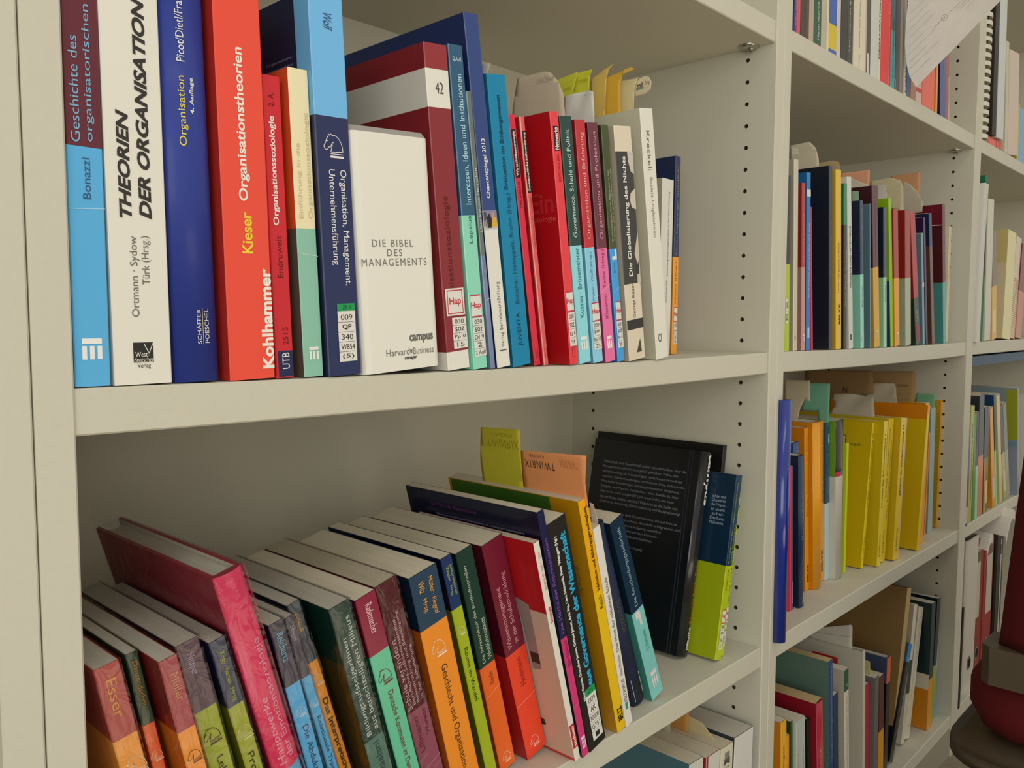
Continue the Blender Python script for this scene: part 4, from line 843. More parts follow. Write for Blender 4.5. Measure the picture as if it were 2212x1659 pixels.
book('b24', 'black hardcover with small white print on its broad back, campus in white on the spine', '#181a20', cover='#101318', hard=True, rnd=.005, rough=.3, coat=.5, d=.155, txt=[
    ('campus', 'd', .990, .735, .60, .56, '#f0eee8', 'B'), ('Führen mit flexiblen Zielen', 'u', .16, .46, .60, .26, '#d8703c'), ('Pfläging', 'u', .03, .14, .60, .28, '#e8e6e0', 'b')],
    lcov=[('t', s, .137, .137 - .0021 * len(s), .885 - .0265 * i, .0038, '#8a8f9a') for i, s in enumerate(TXT24) if s] + [('r', .014, .0125, .0, .998, '#2a2e38'), ('r', .010, .0085, .0, .998, '#2a2e38')])
book('b24b', 'thin black book standing tallest behind the petrol and lime book', '#191917', cover='#121212', d=.19)
book('b25', 'paperback, petrol blue above lime green, with a bar code on its side, leaning right', [(0, '#bccb12'), (.505, '#0e3a58')], cover=[(0, '#9fae0c'), (.505, '#0a2a42')], txt=[
    ('Schulische Qualitätsentwicklung', 'u', .518, .958, .36, .24, '#9fb060'), ('durch Netzwerke', 'u', .518, .730, .72, .24, '#9fb060'), ('Dedering', 'u', .37, .485, .5, .30, '#5c6a10')],
    tags=[('stripe', .30, .85, .195, .27, ['Hap'], ''), ('plain', .30, .85, .055, .193, ['009', 'pae', 'Gt', '67'], '')],
    lcov=[('r', .078, .036, .07, .155, '#dcdccc')] + [('r', .075 - .0022 * k, .0738 - .0022 * k, .092, .15, '#26261c') for k in range(17)] + [('t', '978-3-531', .074, .044, .081, .003, '#26261c')] +
         [('t', s, .028, .010, .87 - .024 * i, .0036, '#9fb0ba') for i, s in enumerate(['auf der setzt', 'Qualität', 'des Trägers', 'an einem', '-schul-', 'Einfluss', 'Maßnahme']) ] + [('t', 'Institut für', .072, .045, .44, .0045, '#5f6c10')])
book('b26', 'thin lime green paperback, shortest at the right end against the side panel', '#b9d61a', txt=[('Heinrich: Lokale und überlokale Autonomien', 'u', .33, .95, .5, .4, '#56660f')],
     tags=[('stripe', .2, .8, .225, .31, ['Hap'], ''), ('plain', .2, .8, .06, .22, ['009', 'pae', 'Gs', '12'], '')])

# ---- bottom shelf of the nearest bookcase
book('c1', 'white spined book with blue grey side, lowest of the block on the bottom shelf', '#dedbd0', cover='#3f6470', pages=PAGES, d=.2)
book('c2', 'white spined book with thin red edge on the bottom shelf', '#dedbd0', cover='#a82430', back='#cfcabb', d=.2, marks=[('r', .0, .13, 0, 1, '#b5202c')])
book('c3', 'cream journal with a printed tree emblem on the bottom shelf', '#e2dac4', cover='#a99a7c', d=.2, txt=[('ELSEVIER', 'h', .25, .75, .905, .008, '#6b675c')],
     marks=[('r', .28, .76, .925, .945, '#6b675c'), ('r', .32, .72, .945, .972, '#8a867a'), ('p', [(.26, .915), (.5, .925), (.78, .915), (.7, .935), (.3, .935)], '#55524a')])
book('c4', 'thickest white book at the right end of the bottom shelf', '#e4e2da', cover='#3a4248', pages=PAGEG, d=.16)
# ---- middle shelf of the second bookcase
book('d01', 'narrow black and lime green paperback pressed against the left upright', [(0, '#b5c81a'), (.50, '#26282c')], tags=[('plain', .1, .6, .16, .30, ['030', 'soz'], '')])
book('d02', 'grey white book with a pale ridge on its spine, beside the black and lime one', '#cfc7b0', cover='#a19a84', txt=[('VS', 'h', .3, .6, .07, .02, '#3a3630')], marks=[('r', .0, .12, 0, 1, '#ece6d6')])
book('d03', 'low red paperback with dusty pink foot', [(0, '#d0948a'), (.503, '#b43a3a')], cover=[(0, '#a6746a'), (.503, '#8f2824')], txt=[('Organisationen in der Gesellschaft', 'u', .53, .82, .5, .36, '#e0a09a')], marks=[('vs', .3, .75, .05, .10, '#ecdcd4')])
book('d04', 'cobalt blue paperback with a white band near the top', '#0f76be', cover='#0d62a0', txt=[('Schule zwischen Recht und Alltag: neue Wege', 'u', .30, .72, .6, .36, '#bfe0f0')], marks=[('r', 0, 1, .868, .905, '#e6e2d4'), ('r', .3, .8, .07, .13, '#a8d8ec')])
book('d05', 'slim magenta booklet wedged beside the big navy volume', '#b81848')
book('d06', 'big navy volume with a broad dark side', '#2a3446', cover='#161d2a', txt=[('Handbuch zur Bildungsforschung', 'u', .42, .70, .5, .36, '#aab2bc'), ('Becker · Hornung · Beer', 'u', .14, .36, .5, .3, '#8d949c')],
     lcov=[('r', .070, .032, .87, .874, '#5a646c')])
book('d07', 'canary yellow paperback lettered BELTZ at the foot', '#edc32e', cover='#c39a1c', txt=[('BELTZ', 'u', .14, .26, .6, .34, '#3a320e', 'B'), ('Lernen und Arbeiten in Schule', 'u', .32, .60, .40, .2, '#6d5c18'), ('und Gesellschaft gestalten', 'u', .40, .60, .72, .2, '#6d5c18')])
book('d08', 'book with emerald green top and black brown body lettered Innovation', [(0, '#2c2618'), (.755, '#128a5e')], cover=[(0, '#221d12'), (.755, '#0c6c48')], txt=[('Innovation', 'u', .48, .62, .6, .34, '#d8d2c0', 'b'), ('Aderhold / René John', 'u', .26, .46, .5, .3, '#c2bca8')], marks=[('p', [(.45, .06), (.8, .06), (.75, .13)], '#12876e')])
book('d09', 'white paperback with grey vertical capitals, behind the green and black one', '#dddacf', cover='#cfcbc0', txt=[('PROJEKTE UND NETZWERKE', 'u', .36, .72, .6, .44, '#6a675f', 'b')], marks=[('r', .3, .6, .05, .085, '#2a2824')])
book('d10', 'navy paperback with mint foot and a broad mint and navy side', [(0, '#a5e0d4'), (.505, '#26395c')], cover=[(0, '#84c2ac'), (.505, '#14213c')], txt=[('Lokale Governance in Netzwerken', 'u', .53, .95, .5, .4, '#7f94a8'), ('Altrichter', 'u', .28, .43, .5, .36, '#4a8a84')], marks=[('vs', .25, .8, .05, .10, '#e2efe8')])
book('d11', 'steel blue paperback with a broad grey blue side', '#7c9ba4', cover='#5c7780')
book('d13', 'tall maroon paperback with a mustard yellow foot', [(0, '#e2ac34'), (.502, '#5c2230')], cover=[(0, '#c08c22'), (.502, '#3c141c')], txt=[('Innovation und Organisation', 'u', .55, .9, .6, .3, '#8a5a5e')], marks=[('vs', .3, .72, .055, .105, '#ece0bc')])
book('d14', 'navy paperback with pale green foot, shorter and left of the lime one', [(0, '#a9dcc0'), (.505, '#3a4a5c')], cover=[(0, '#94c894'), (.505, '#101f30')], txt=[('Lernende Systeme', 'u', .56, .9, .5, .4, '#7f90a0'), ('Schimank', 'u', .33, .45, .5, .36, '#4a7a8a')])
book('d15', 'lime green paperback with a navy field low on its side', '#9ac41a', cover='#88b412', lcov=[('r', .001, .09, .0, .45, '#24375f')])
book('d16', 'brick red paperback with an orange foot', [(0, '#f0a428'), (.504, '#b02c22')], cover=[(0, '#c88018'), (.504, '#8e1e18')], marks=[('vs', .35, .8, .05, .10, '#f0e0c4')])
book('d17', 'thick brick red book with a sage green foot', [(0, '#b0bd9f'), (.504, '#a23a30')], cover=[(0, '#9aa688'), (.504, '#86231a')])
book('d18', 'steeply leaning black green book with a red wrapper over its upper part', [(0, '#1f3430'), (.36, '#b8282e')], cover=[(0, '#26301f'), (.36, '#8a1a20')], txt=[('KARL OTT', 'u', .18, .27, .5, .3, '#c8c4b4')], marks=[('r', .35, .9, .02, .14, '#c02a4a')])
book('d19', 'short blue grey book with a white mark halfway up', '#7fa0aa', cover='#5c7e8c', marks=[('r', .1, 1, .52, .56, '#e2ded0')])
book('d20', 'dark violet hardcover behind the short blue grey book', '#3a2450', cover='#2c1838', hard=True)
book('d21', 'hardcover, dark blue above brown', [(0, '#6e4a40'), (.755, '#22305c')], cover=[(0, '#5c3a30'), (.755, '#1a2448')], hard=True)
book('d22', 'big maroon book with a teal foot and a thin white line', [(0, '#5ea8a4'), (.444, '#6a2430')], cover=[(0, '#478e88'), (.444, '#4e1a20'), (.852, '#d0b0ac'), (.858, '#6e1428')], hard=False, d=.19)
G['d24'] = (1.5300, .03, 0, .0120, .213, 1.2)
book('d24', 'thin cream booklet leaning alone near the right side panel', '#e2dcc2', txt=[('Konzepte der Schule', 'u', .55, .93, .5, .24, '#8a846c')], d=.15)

# ---- lower shelf of the second bookcase
book('e02', 'slim grey booklet with a bright pink edge behind the blue tube', '#4a4a66', cover='#e23458', marks=[('r', 0, .4, 0, 1, '#e83c5c')], txt=[('Rademacher', 'u', .05, .2, .7, .3, '#c8c8d4')])
book('e03', 'navy hardcover with pale page tops and a small white tower sign', '#1d3a62', cover='#14253c', hard=True, rnd=.002, txt=[('Konstruktivismus', 'u', .45, .85, .5, .3, '#7f95b0')], marks=[('p', [(.4, .02), (.8, .02), (.66, .07), (.7, .09), (.5, .09), (.54, .07)], '#e8e6da')])
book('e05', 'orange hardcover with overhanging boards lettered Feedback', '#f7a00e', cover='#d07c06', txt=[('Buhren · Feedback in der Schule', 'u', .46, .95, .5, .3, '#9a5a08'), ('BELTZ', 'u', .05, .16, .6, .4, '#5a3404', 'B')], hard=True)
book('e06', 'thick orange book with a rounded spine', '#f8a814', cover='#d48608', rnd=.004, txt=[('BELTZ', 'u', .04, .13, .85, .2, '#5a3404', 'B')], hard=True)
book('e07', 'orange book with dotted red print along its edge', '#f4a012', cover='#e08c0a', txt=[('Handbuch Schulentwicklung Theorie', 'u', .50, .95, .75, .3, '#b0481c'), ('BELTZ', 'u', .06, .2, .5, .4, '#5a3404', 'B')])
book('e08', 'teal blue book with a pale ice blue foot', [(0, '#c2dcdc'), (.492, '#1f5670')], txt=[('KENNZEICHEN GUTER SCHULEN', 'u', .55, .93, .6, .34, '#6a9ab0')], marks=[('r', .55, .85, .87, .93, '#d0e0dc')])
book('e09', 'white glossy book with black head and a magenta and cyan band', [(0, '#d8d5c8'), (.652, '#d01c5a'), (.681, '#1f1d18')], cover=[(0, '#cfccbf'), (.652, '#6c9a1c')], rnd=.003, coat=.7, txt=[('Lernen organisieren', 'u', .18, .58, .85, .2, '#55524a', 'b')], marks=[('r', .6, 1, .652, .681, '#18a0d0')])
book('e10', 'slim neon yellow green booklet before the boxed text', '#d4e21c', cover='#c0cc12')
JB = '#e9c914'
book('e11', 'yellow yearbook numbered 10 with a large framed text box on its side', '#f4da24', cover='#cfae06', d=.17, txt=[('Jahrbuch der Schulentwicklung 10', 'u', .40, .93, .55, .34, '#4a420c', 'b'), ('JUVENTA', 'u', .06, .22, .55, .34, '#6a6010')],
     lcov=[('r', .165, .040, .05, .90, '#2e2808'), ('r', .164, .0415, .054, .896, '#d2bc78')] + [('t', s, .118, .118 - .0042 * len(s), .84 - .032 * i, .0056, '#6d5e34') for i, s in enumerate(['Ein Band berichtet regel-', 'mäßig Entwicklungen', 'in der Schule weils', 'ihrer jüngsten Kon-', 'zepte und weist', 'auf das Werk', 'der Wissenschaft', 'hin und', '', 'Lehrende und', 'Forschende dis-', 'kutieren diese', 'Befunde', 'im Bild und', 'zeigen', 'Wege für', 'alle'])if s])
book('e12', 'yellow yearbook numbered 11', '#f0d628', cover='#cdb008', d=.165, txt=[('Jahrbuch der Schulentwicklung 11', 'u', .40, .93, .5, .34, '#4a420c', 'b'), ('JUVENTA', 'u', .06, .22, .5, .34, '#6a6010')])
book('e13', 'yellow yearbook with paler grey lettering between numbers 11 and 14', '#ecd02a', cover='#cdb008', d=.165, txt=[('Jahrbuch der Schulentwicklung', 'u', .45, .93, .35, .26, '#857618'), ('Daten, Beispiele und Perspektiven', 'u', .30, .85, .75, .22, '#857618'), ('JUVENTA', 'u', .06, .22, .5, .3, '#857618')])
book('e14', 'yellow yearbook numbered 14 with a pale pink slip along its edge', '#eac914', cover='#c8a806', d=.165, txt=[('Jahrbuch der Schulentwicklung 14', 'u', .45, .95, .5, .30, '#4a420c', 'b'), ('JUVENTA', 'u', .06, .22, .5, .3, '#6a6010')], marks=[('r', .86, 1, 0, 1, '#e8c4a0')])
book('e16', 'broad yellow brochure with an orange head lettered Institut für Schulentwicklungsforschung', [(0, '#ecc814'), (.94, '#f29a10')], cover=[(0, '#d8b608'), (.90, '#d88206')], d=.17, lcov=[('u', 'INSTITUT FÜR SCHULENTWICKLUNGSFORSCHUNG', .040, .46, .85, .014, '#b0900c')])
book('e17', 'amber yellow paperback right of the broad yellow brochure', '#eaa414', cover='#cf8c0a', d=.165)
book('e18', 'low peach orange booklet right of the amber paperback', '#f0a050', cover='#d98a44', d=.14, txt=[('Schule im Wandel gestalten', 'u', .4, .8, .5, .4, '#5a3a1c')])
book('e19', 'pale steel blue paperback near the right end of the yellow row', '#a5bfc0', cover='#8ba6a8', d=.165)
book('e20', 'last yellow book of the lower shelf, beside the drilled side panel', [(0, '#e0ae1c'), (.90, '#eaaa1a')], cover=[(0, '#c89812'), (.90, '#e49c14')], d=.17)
GP = lambda k, y: G[k][0]
G['e04'] = (.9445, .045, -.3547, .017, .2260, 3.8)
book('e04', 'cobalt blue hardcover behind the navy one with the tower sign', '#3a567e', cover='#1d4684', hard=True, rnd=.002)

# ---- bottom shelf of the second bookcase
book('f01', 'orange yellow paperback with a dotted spine, first on the bottom shelf beside the upright', '#f3b232', cover='#c98016', txt=[('Organisationen in Bewegung bringen', 'u', .05, .86, .5, .34, '#7d5410')], pages=PAGES)
book('f02', 'small orange paperback in front of the dark green book', '#eba822', txt=[('Management in Schulen heute', 'u', .05, .8, .7, .26, '#6d4a0e')])
book('f03', 'dark green paperback with a folded up corner', '#2f4a24', cover='#22401c')
book('f04', 'first of two pale grey white journals, the left one', '#bfc6b8', txt=[('Zeitschrift für Soziologie Jahrgang', 'u', .05, .8, .5, .22, '#8d9488')])
book('f05', 'second of two pale grey white journals, the right one', '#c2c6c0', txt=[('Zeitschrift für Pädagogik Jahrgang', 'u', .05, .8, .5, .22, '#8d9488')])
book('f06', 'black hardcover with pale page tops left of the crimson book', '#1c2a20', cover='#0e1a12', hard=True, pages=PAGEG, d=.17)
book('f07', 'crimson book with browned page tops and white lettering', '#b02a3e', cover='#8a1222', pages=PAGEY, rnd=.002, txt=[('Zur Logik der Systeme', 'u', .10, .70, .42, .2, '#e0b0ac'), ('Wandel und Struktur in Betrieben', 'u', .05, .72, .70, .2, '#e0b0ac')], marks=[('l', 0, .76, 1, .80, .0004, '#d88a8e')])
book('f08', 'large blue spined book with a broad grey green side', [(0, '#dcd8c8'), (.32, '#254a7c')], cover='#5a7466', pages=PAGEY, d=.2, txt=[('Handbuch Organisationssoziologie', 'u', .45, .97, .65, .2, '#a8bcc8')], marks=[('r', 0, 1, .17, .30, '#7a6c5c'), ('p', [(.1, .2), (.7, .2), (.9, .28), (.3, .29)], '#3c352c')],
     lcov=[('t', s, .19, .12, .80 - .025 * i, .004, '#3d5248') for i, s in enumerate(['Systemtheorie und Gesellschaft', 'Ein Handbuch der Verwaltung', 'Theorie und Praxis der Schule'])])
book('f09', 'navy book with a red and white foot half behind the blue spined one', [(0, '#c8c2b4'), (.40, '#1c3a5e')], cover='#152c48', marks=[('r', .1, .35, 0, .40, '#cf4458'), ('r', .6, .95, .22, .40, '#cf4458')])
book('f10', 'white paperback with a dark green head on its spine', [(0, '#ddd8c6'), (.865, '#1d5a3c')], cover='#b3a898', txt=[('Bildungsforschung und ihre Methoden im Überblick der Zeit', 'u', .05, .83, .5, .22, '#7d786a'), ('V.', 'h', .4, .75, .90, .02, '#d8d4c4')], d=.17)
book('f12', 'low crimson pink book beside the white magazine file', '#cf3146', cover='#b82438', pages=PAGES)
book('f13', 'grey book with a light page edge', '#6f6c68', cover='#6c6a66', pages=PAGES)
book('f14', 'book, dark maroon above amber orange', [(0, '#e8a01e'), (.50, '#5c2620')], cover=[(0, '#b87a12'), (.50, '#2e1616')], pages=PAGES)
book('f15', 'black hardcover with an orange spine head', [(0, '#2c1a1a'), (.78, '#f06a34')], cover=[(0, '#16121a'), (.78, '#42506c')], hard=True, pages=PAGES, d=.12)
book('f16', 'steeply tilted blue black volume with a bright blue tab numbered 2', [(0, '#16161e'), (.84, '#148ed0')], cover=[(0, '#0c0d12'), (.84, '#3a4a66')], d=.17, txt=[('2', 'h', .35, .75, .865, .03, '#e8f0f4'), ('Soziologische Aufklärung der Gesellschaft', 'u', .2, .8, .5, .3, '#8d8d9a')])
book('f18', 'thin white paperback with a dark green patch, leaning right', [(0, '#d8d2be'), (.36, '#1e3420'), (.60, '#e2dcc8')], cover='#b9b49c', d=.15)
book('f19', 'white paperback with a grey two line title, leaning right on the bottom shelf', '#e2dcc8', cover='#c2bca8', d=.16, txt=[('Personalentwicklung als Führungsaufgabe der Schulleitung', 'u', .30, .93, .36, .14, '#7d7866'), ('Neue Wege für Lehrende', 'u', .55, .90, .7, .14, '#7d7866'), ('VS', 'u', .05, .11, .5, .2, '#7d7866')])
book('f21', 'hardback, dark green above orange with a barcode patch on its side', [(0, '#e59a1c'), (.40, '#10343a')], cover=[(0, '#d08412'), (.32, '#d6ccb4'), (.44, '#0c2a2c')], d=.15, pages=PAGEG, lcov=[('r', .110, .075, .10, .20, '#d0c8b4'), ('r', .100, .085, .12, .18, '#7d7560')])
book('f22', 'hardback, dark green above olive lime, behind the orange footed one', [(0, '#a4a81c'), (.46, '#0f2f34')], cover=[(0, '#8a8e12'), (.46, '#0b2428')], d=.15, pages=PAGEG)
G['f23'] = (1.5200, .0224, -.717, .0085, .165, -.9)
book('f23', 'low light blue booklet last on the shelf beside the side panel', [(0, '#6aa8d0'), (.55, '#a8c4c4')], d=.12)

# ---- upper shelf of the second bookcase: only the lower part of each is seen
GC = [('g01', 'narrow violet paperback with white print, first beside the upright on the upper shelf', [(0, '#3c2f7c')], 'Verwaltung & Pädagogik'), ('g02', 'narrow coral red paperback on the upper shelf', [(0, '#e2485c')], None),
      ('g03', 'dark brown paperback with turquoise wavy stripes', [(0, '#3a332b')], None), ('g04', 'pale tan paperback next to the wavy striped one', [(0, '#b9ac94')], None),
      ('g05', 'bottle green paperback with white spaced lettering', [(0, '#1d5638')], 'Martin Heinrich ■ Führung und Bildung'), ('g06', 'grey beige book with a cream edge strip', [(0, '#c2baa0')], None),
      ('g07', 'bright blue paperback with a yellow band near the foot', [(0, '#2f62b8'), (.05, '#dcc51c'), (.20, '#2f62b8')], None), ('g08', 'slim pale lilac white paperback beside the blue and yellow one', [(0, '#d8ccd0')], None),
      ('g09', 'thick black and dark grey book with white lettering', [(0, '#2d2b24')], None), ('g10', 'very thick ivory book with small black title', [(0, '#e6dcc4')], None), ('g11', 'charcoal grey book with a white library label', [(0, '#4f4a40')], None),
      ('g12', 'white book with black capitals ORGANISATION on its edge', [(0, '#d6d8d2')], None), ('g13', 'thick scarlet red book with pale lettering', [(0, '#e52b34')], None), ('g14', 'turquoise book darkening upward', [(0, '#1a9aa4'), (.42, '#1d5a68')], None),
      ('g15', 'black brown hardcover with a tan foot corner', [(0, '#2a1a18')], None), ('g16', 'worn grey taupe book beside the hanging sheet', [(0, '#77695c')], None)]
for k, lb, bd, s in GC:
    tx, mk = [], []
    w_ = G[k][3]
    if s:
        tx = [(s, 'u', .06, .62, .6, .36, '#cfd6cc')]
    if k == 'g03':
        mk = [('r', .60, 1, 0, 1, '#6a4a40')] + [('p', [(.05, .30 + .05 * i), (.35, .285 + .05 * i), (.60, .31 + .05 * i), (.60, .335 + .05 * i), (.35, .31 + .05 * i), (.05, .325 + .05 * i)], '#2c98bc') for i in range(8)]
    if k == 'g06':
        mk = [('r', .68, 1, 0, 1, '#e6d8b4')]
    if k == 'g09':
        mk = [('r', .55, 1, 0, 1, '#55554c')]; tx = [('Unternehmen & Organisationen', 'u', .10, .72, .74, .15, '#cfd0c8')]
    if k == 'g10':
        tx = [('Rechte und Steuerung der Wissenschaft', 'u', .16, .80, .48, .07, '#57503f'), ('Hrsg.', 'u', .04, .12, .48, .07, '#57503f')]; mk = [('r', .0, .06, 0, 1, '#d8d2b4'), ('r', .93, 1, 0, 1, '#c8c0a8')]
    if k == 'g11':
        mk = [('r', .2, .6, .02, .16, '#e2ded4')]
    if k == 'g12':
        tx = [('ORGANISATION IN BEWEGUNG', 'u', .16, .95, .88, .12, '#3d3c2c', 'B')]; mk = [('r', .72, 1, 0, 1, '#e2dfc6')]; tx = [(*t_[:7], 'B') for t_ in tx]
    if k == 'g13':
        tx = [('Unternehmenskultur · Das Ende der Organisation', 'u', .02, .90, .84, .07, '#f2b8a4')]; mk = [('r', .93, 1, 0, 1, '#b0503a')]
    if k == 'g14':
        tx = [('Edition Organisation', 'u', .10, .5, .6, .28, '#0d4a54')]
    if k == 'g15':
        mk = [('r', 0, .2, 0, .10, '#b58a3a')]
    book(k, lb, bd, txt=tx, marks=mk)
GX = [('g17', 1.2066, .0070, '#d8d2c6', 'narrow white booklet with a column of black letters under the hanging sheet'), ('g18', 1.2150, .0170, '#23405e', 'dark blue book half hidden under the hanging sheet'),
      ('g19', 1.2340, .0230, '#a86a50', 'terracotta brown book under the tip of the hanging sheet'), ('g20', 1.2590, .0260, '#d8b8a8', 'patterned pink white book right of the sheet tip'),
      ('g21', 1.2870, .0600, '#f0552e', 'thick orange red book standing right of the hanging sheet'), ('g22', 1.3560, .0080, '#e8a018', 'thin amber book between the orange red and navy ones')]
for k, x, w_, c, lb in GX:
    G[k] = (x, .010, .3782, w_, .155 if k == 'g21' else .17, 2.2)
    mk, tx = [], []
    if k == 'g17':
        tx = [('ORGANISATIONEN', 'd', .9, .05, .5, .5, '#3d3a36', 'b')]
    if k == 'g18':
        mk = [('r', .3, .9, .10, .5, '#2c66b0')]
    if k == 'g20':
        mk = [('r', 0, 1, .42, 1, '#9fd0cc'), ('r', 0, 1, .12, .16, '#d04a44'), ('r', 0, 1, .26, .30, '#d04a44')]
    if k == 'g21':
        tx = [('Handbuch Führung', 'u', .25, .85, .75, .09, '#f6b898')]
    book(k, lb, [(0, c)], cover='#d83a28' if k == 'g21' else None, txt=tx, marks=mk)
G['g23'] = (1.380, .010, .3782, .030, .225, 6.5)
book('g23', 'navy volume with a yellow head on its spine, leaning left near the drilled panel', [(0, '#2c3f8a'), (.56, '#e8ac1c')], cover='#15205c', txt=[('Gesellschaft', 'u', .28, .55, .6, .2, '#b8c0d8')])
G['g24'] = (1.4120, .012, .3782, .024, .225, 7.0)
book('g24', 'rust brown book at the right end, its edge worn white', '#9a4438', marks=[('p', [(.8, 0), (1, 0), (1, .34), (.86, .33), (.9, .2), (.82, .1)], '#d8c8b8')])

# ---- third bookcase
book('i4', 'slim book, taupe above mustard yellow, in the third bookcase', [(0, '#e0ae3c'), (.50, '#7a6a58')], cover=[(0, '#d6b878'), (.5, '#8a7a66')], marks=[('r', .2, .8, .06, .28, '#e8dca8')])
book('i5', 'thick pale yellow book', '#e6dc9c', cover=[(0, '#d2c4a0'), (.70, '#cbb878')], d=.14)
book('i6', 'white book with fine orange ring pattern', '#d9cdb8', d=.15, marks=[('r', 0, 1, .0 + .02 * k, .006 + .02 * k, '#cf9a4a') for k in range(0, 30)])
book('i7', 'maroon book with salmon foot at the picture edge', [(0, '#c8826a'), (.5, '#7a1a1c')], d=.15)
JC = [('j0', 'very thin violet and white booklet pressed to the upright', [(0, '#3a2f6c'), (.03, '#d2ccc0'), (.20, '#4a4286')]), ('j1', 'pale olive lime paperback with a long upward title', [(0, '#b4b45a')]),
      ('j2', 'grass green paperback', [(0, '#4c8c1c')]), ('j3', 'thin book, navy above mint', [(0, '#9fdcc0'), (.50, '#1c2c40')]), ('j4', 'book, slate navy above salmon orange', [(0, '#d8804c'), (.50, '#262e3a')]),
      ('j5', 'book, blue black above moss green and orange', [(0, '#4f7a5c'), (.52, '#101f2c')]), ('j6', 'leaning amber book with maroon edge', [(0, '#e89a1c')]),
      ('j7', 'thin book, petrol blue above mint', [(0, '#94dca8'), (.50, '#14466c')]), ('j8', 'cream yellow paperback leaning left', [(0, '#d8c888')]), ('j9', 'thin book, black green above olive', [(0, '#b8b070'), (.5, '#1c261c')]), ('j10', 'thin grey book with worn foot', [(0, '#a8a890'), (.5, '#86867c')])]
for k, lb, bd in JC:
    x, y, z, w_, h_, t_ = G[k]
    if k == 'j5':
        G[k] = (x, y, z, w_, .22, t_)
    tx, mk = [], []
    if k == 'j1':
        tx = [('Schulentwicklung im Vergleich der Systeme', 'u', .2, .85, .6, .4, '#6d6c2c')]
    if k in ('j5', 'j6', 'j9'):
        mk = [('r', .2, .9, .08, .30, '#d8ccb4')]
    if k == 'j5':
        mk.append(('r', 0, .45, .0, .5, '#e08a2c'))
    book(k, lb + ' low in the third bookcase', bd, txt=tx, marks=mk, d=.15)
# ------------------------------------------------------------------ files, folders and other things on the shelves
WHITE = '#e2dfd4'
# blue slide binder that stands a little proud of the shelf edge
t = tag(empty('report_folder', (.7872, -.0118, -.3543)), 'report held in a glossy dark blue slide bar, standing proud of the shelf edge', 'folder', GROUPS['e'])
mb = MB()
pr = [(.0095 * math.cos(math.radians(180 + q * 15)), .0095 * math.sin(math.radians(180 + q * 15)) * 1.0) for q in range(13)]
pr = [(x + .0098, y + .0095) for x, y in pr] + [(.0188, .0112), (.0008, .0112)]
mb.prism(pr, 0, .297, M('#172f8e', .22, .8), smooth=True)
mb.build('slide_bar', t)
mb = MB(); mb.box((.0140, .0114, .002), (.0180, .215, .295), M('#d8d4c4', .6)); mb.build('page_block', t)

# white magazine file, tan carton, third case folders
def box_file(name, key, label, cat, face, edge, d, group, extra=None, hollow=True):
    o, a, w, h = host_frame(key)
    t = tag(empty(name, o, (0, -a, 0)), label, cat, group)
    mb = MB(); f, e = M(face, .55), M(edge, .55); tk = .002
    mb.box((0, 0, 0), (tk, d, h), f); mb.box((w - tk, 0, 0), (w, d, h), f)
    mb.box((tk, 0, 0), (w - tk, tk, h), e); mb.box((tk, d - tk, 0), (w - tk, d, h), f); mb.box((tk, tk, 0), (w - tk, d - tk, tk), f)
    if extra:
        extra(mb, w, h)
    mb.build('shell', t)
    mb = MB(); mb.box((tk + .0004, tk + .001, tk + .0004), (w - tk - .0004, d - tk - .002, h - (.02 if hollow else .004)), PAGES); mb.build('paper_stack', t)
    return t


box_file('magazine_file', 'f11', 'white upright magazine file with a red rectangular sticker on its side', 'magazine file', '#b9b3a2', '#d8d2bd', .22, GROUPS['f'],
         lambda mb, w, h: mb.poly([(-.0002, .079, h - .0305), (-.0002, .038, h - .0305), (-.0002, .038, h - .0195), (-.0002, .079, h - .0195)], M('#b52220', .5)))
box_file('cardboard_box', 'f17', 'tall brown cardboard carton leaning right behind the tilted blue black volume', 'box', '#8f7040', '#c2a873', .23, GROUPS['f'])

# upper shelf of the third bookcase
t = tag(empty('spiral_notebook', (1.6200, .006, .3781)), 'comb bound notebook with white plastic rings and yellow page edge, beside the upright', 'notebook', GROUPS['h'])
mb = MB()
for i in range(16):
    z = .008 + i * .0150
    pts = [(.025 + .024 * math.cos(math.radians(q)), .016 + .018 * math.sin(math.radians(q)), z + .004) for q in range(150, 391, 24)]
    n = len(pts)
    for (x0, y0, zz), (x1, y1, _) in zip(pts, pts[1:]):
        mb.poly([(x0, y0, z), (x1, y1, z), (x1, y1, z + .0078), (x0, y0, z + .0078)], M('#dcd8c8', .4))
        k = .93
        c = (.025, .016)
        q0 = (c[0] + (x0 - c[0]) * k, c[1] + (y0 - c[1]) * k); q1 = (c[0] + (x1 - c[0]) * k, c[1] + (y1 - c[1]) * k)
        mb.poly([(*q0, z), (*q1, z), (*q1, z + .0078), (*q0, z + .0078)], M('#dcd8c8', .4))
        mb.poly([(x0, y0, z), (x1, y1, z), (*q1, z), (*q0, z)], M('#dcd8c8', .4)); mb.poly([(x0, y0, z + .0078), (x1, y1, z + .0078), (*q1, z + .0078), (*q0, z + .0078)], M('#dcd8c8', .4))
mb.build('comb_binding', t, recalc=False)
mb = MB(); mb.box((.012, .014, .001), (.040, .222, .246), M('#c9b8a4', .7)); mb.build('page_block', t)
mb = MB(); mb.box((.0030, .004, .001), (.0115, .223, .247), M('#d4cc22', .5)); mb.build('front_cover', t)
mb = MB(); mb.box((.0405, .011, .001), (.0425, .223, .247), M('#d4cfbc', .5)); mb.build('back_cover', t)
G['h0'] = (1.677, .016, .3781, .020, .19, 0)
t = tag(empty('book', (1.676, .010, .3781)), 'orange red paperback lying flat under the black and the white file', 'book', GROUPS['h'])
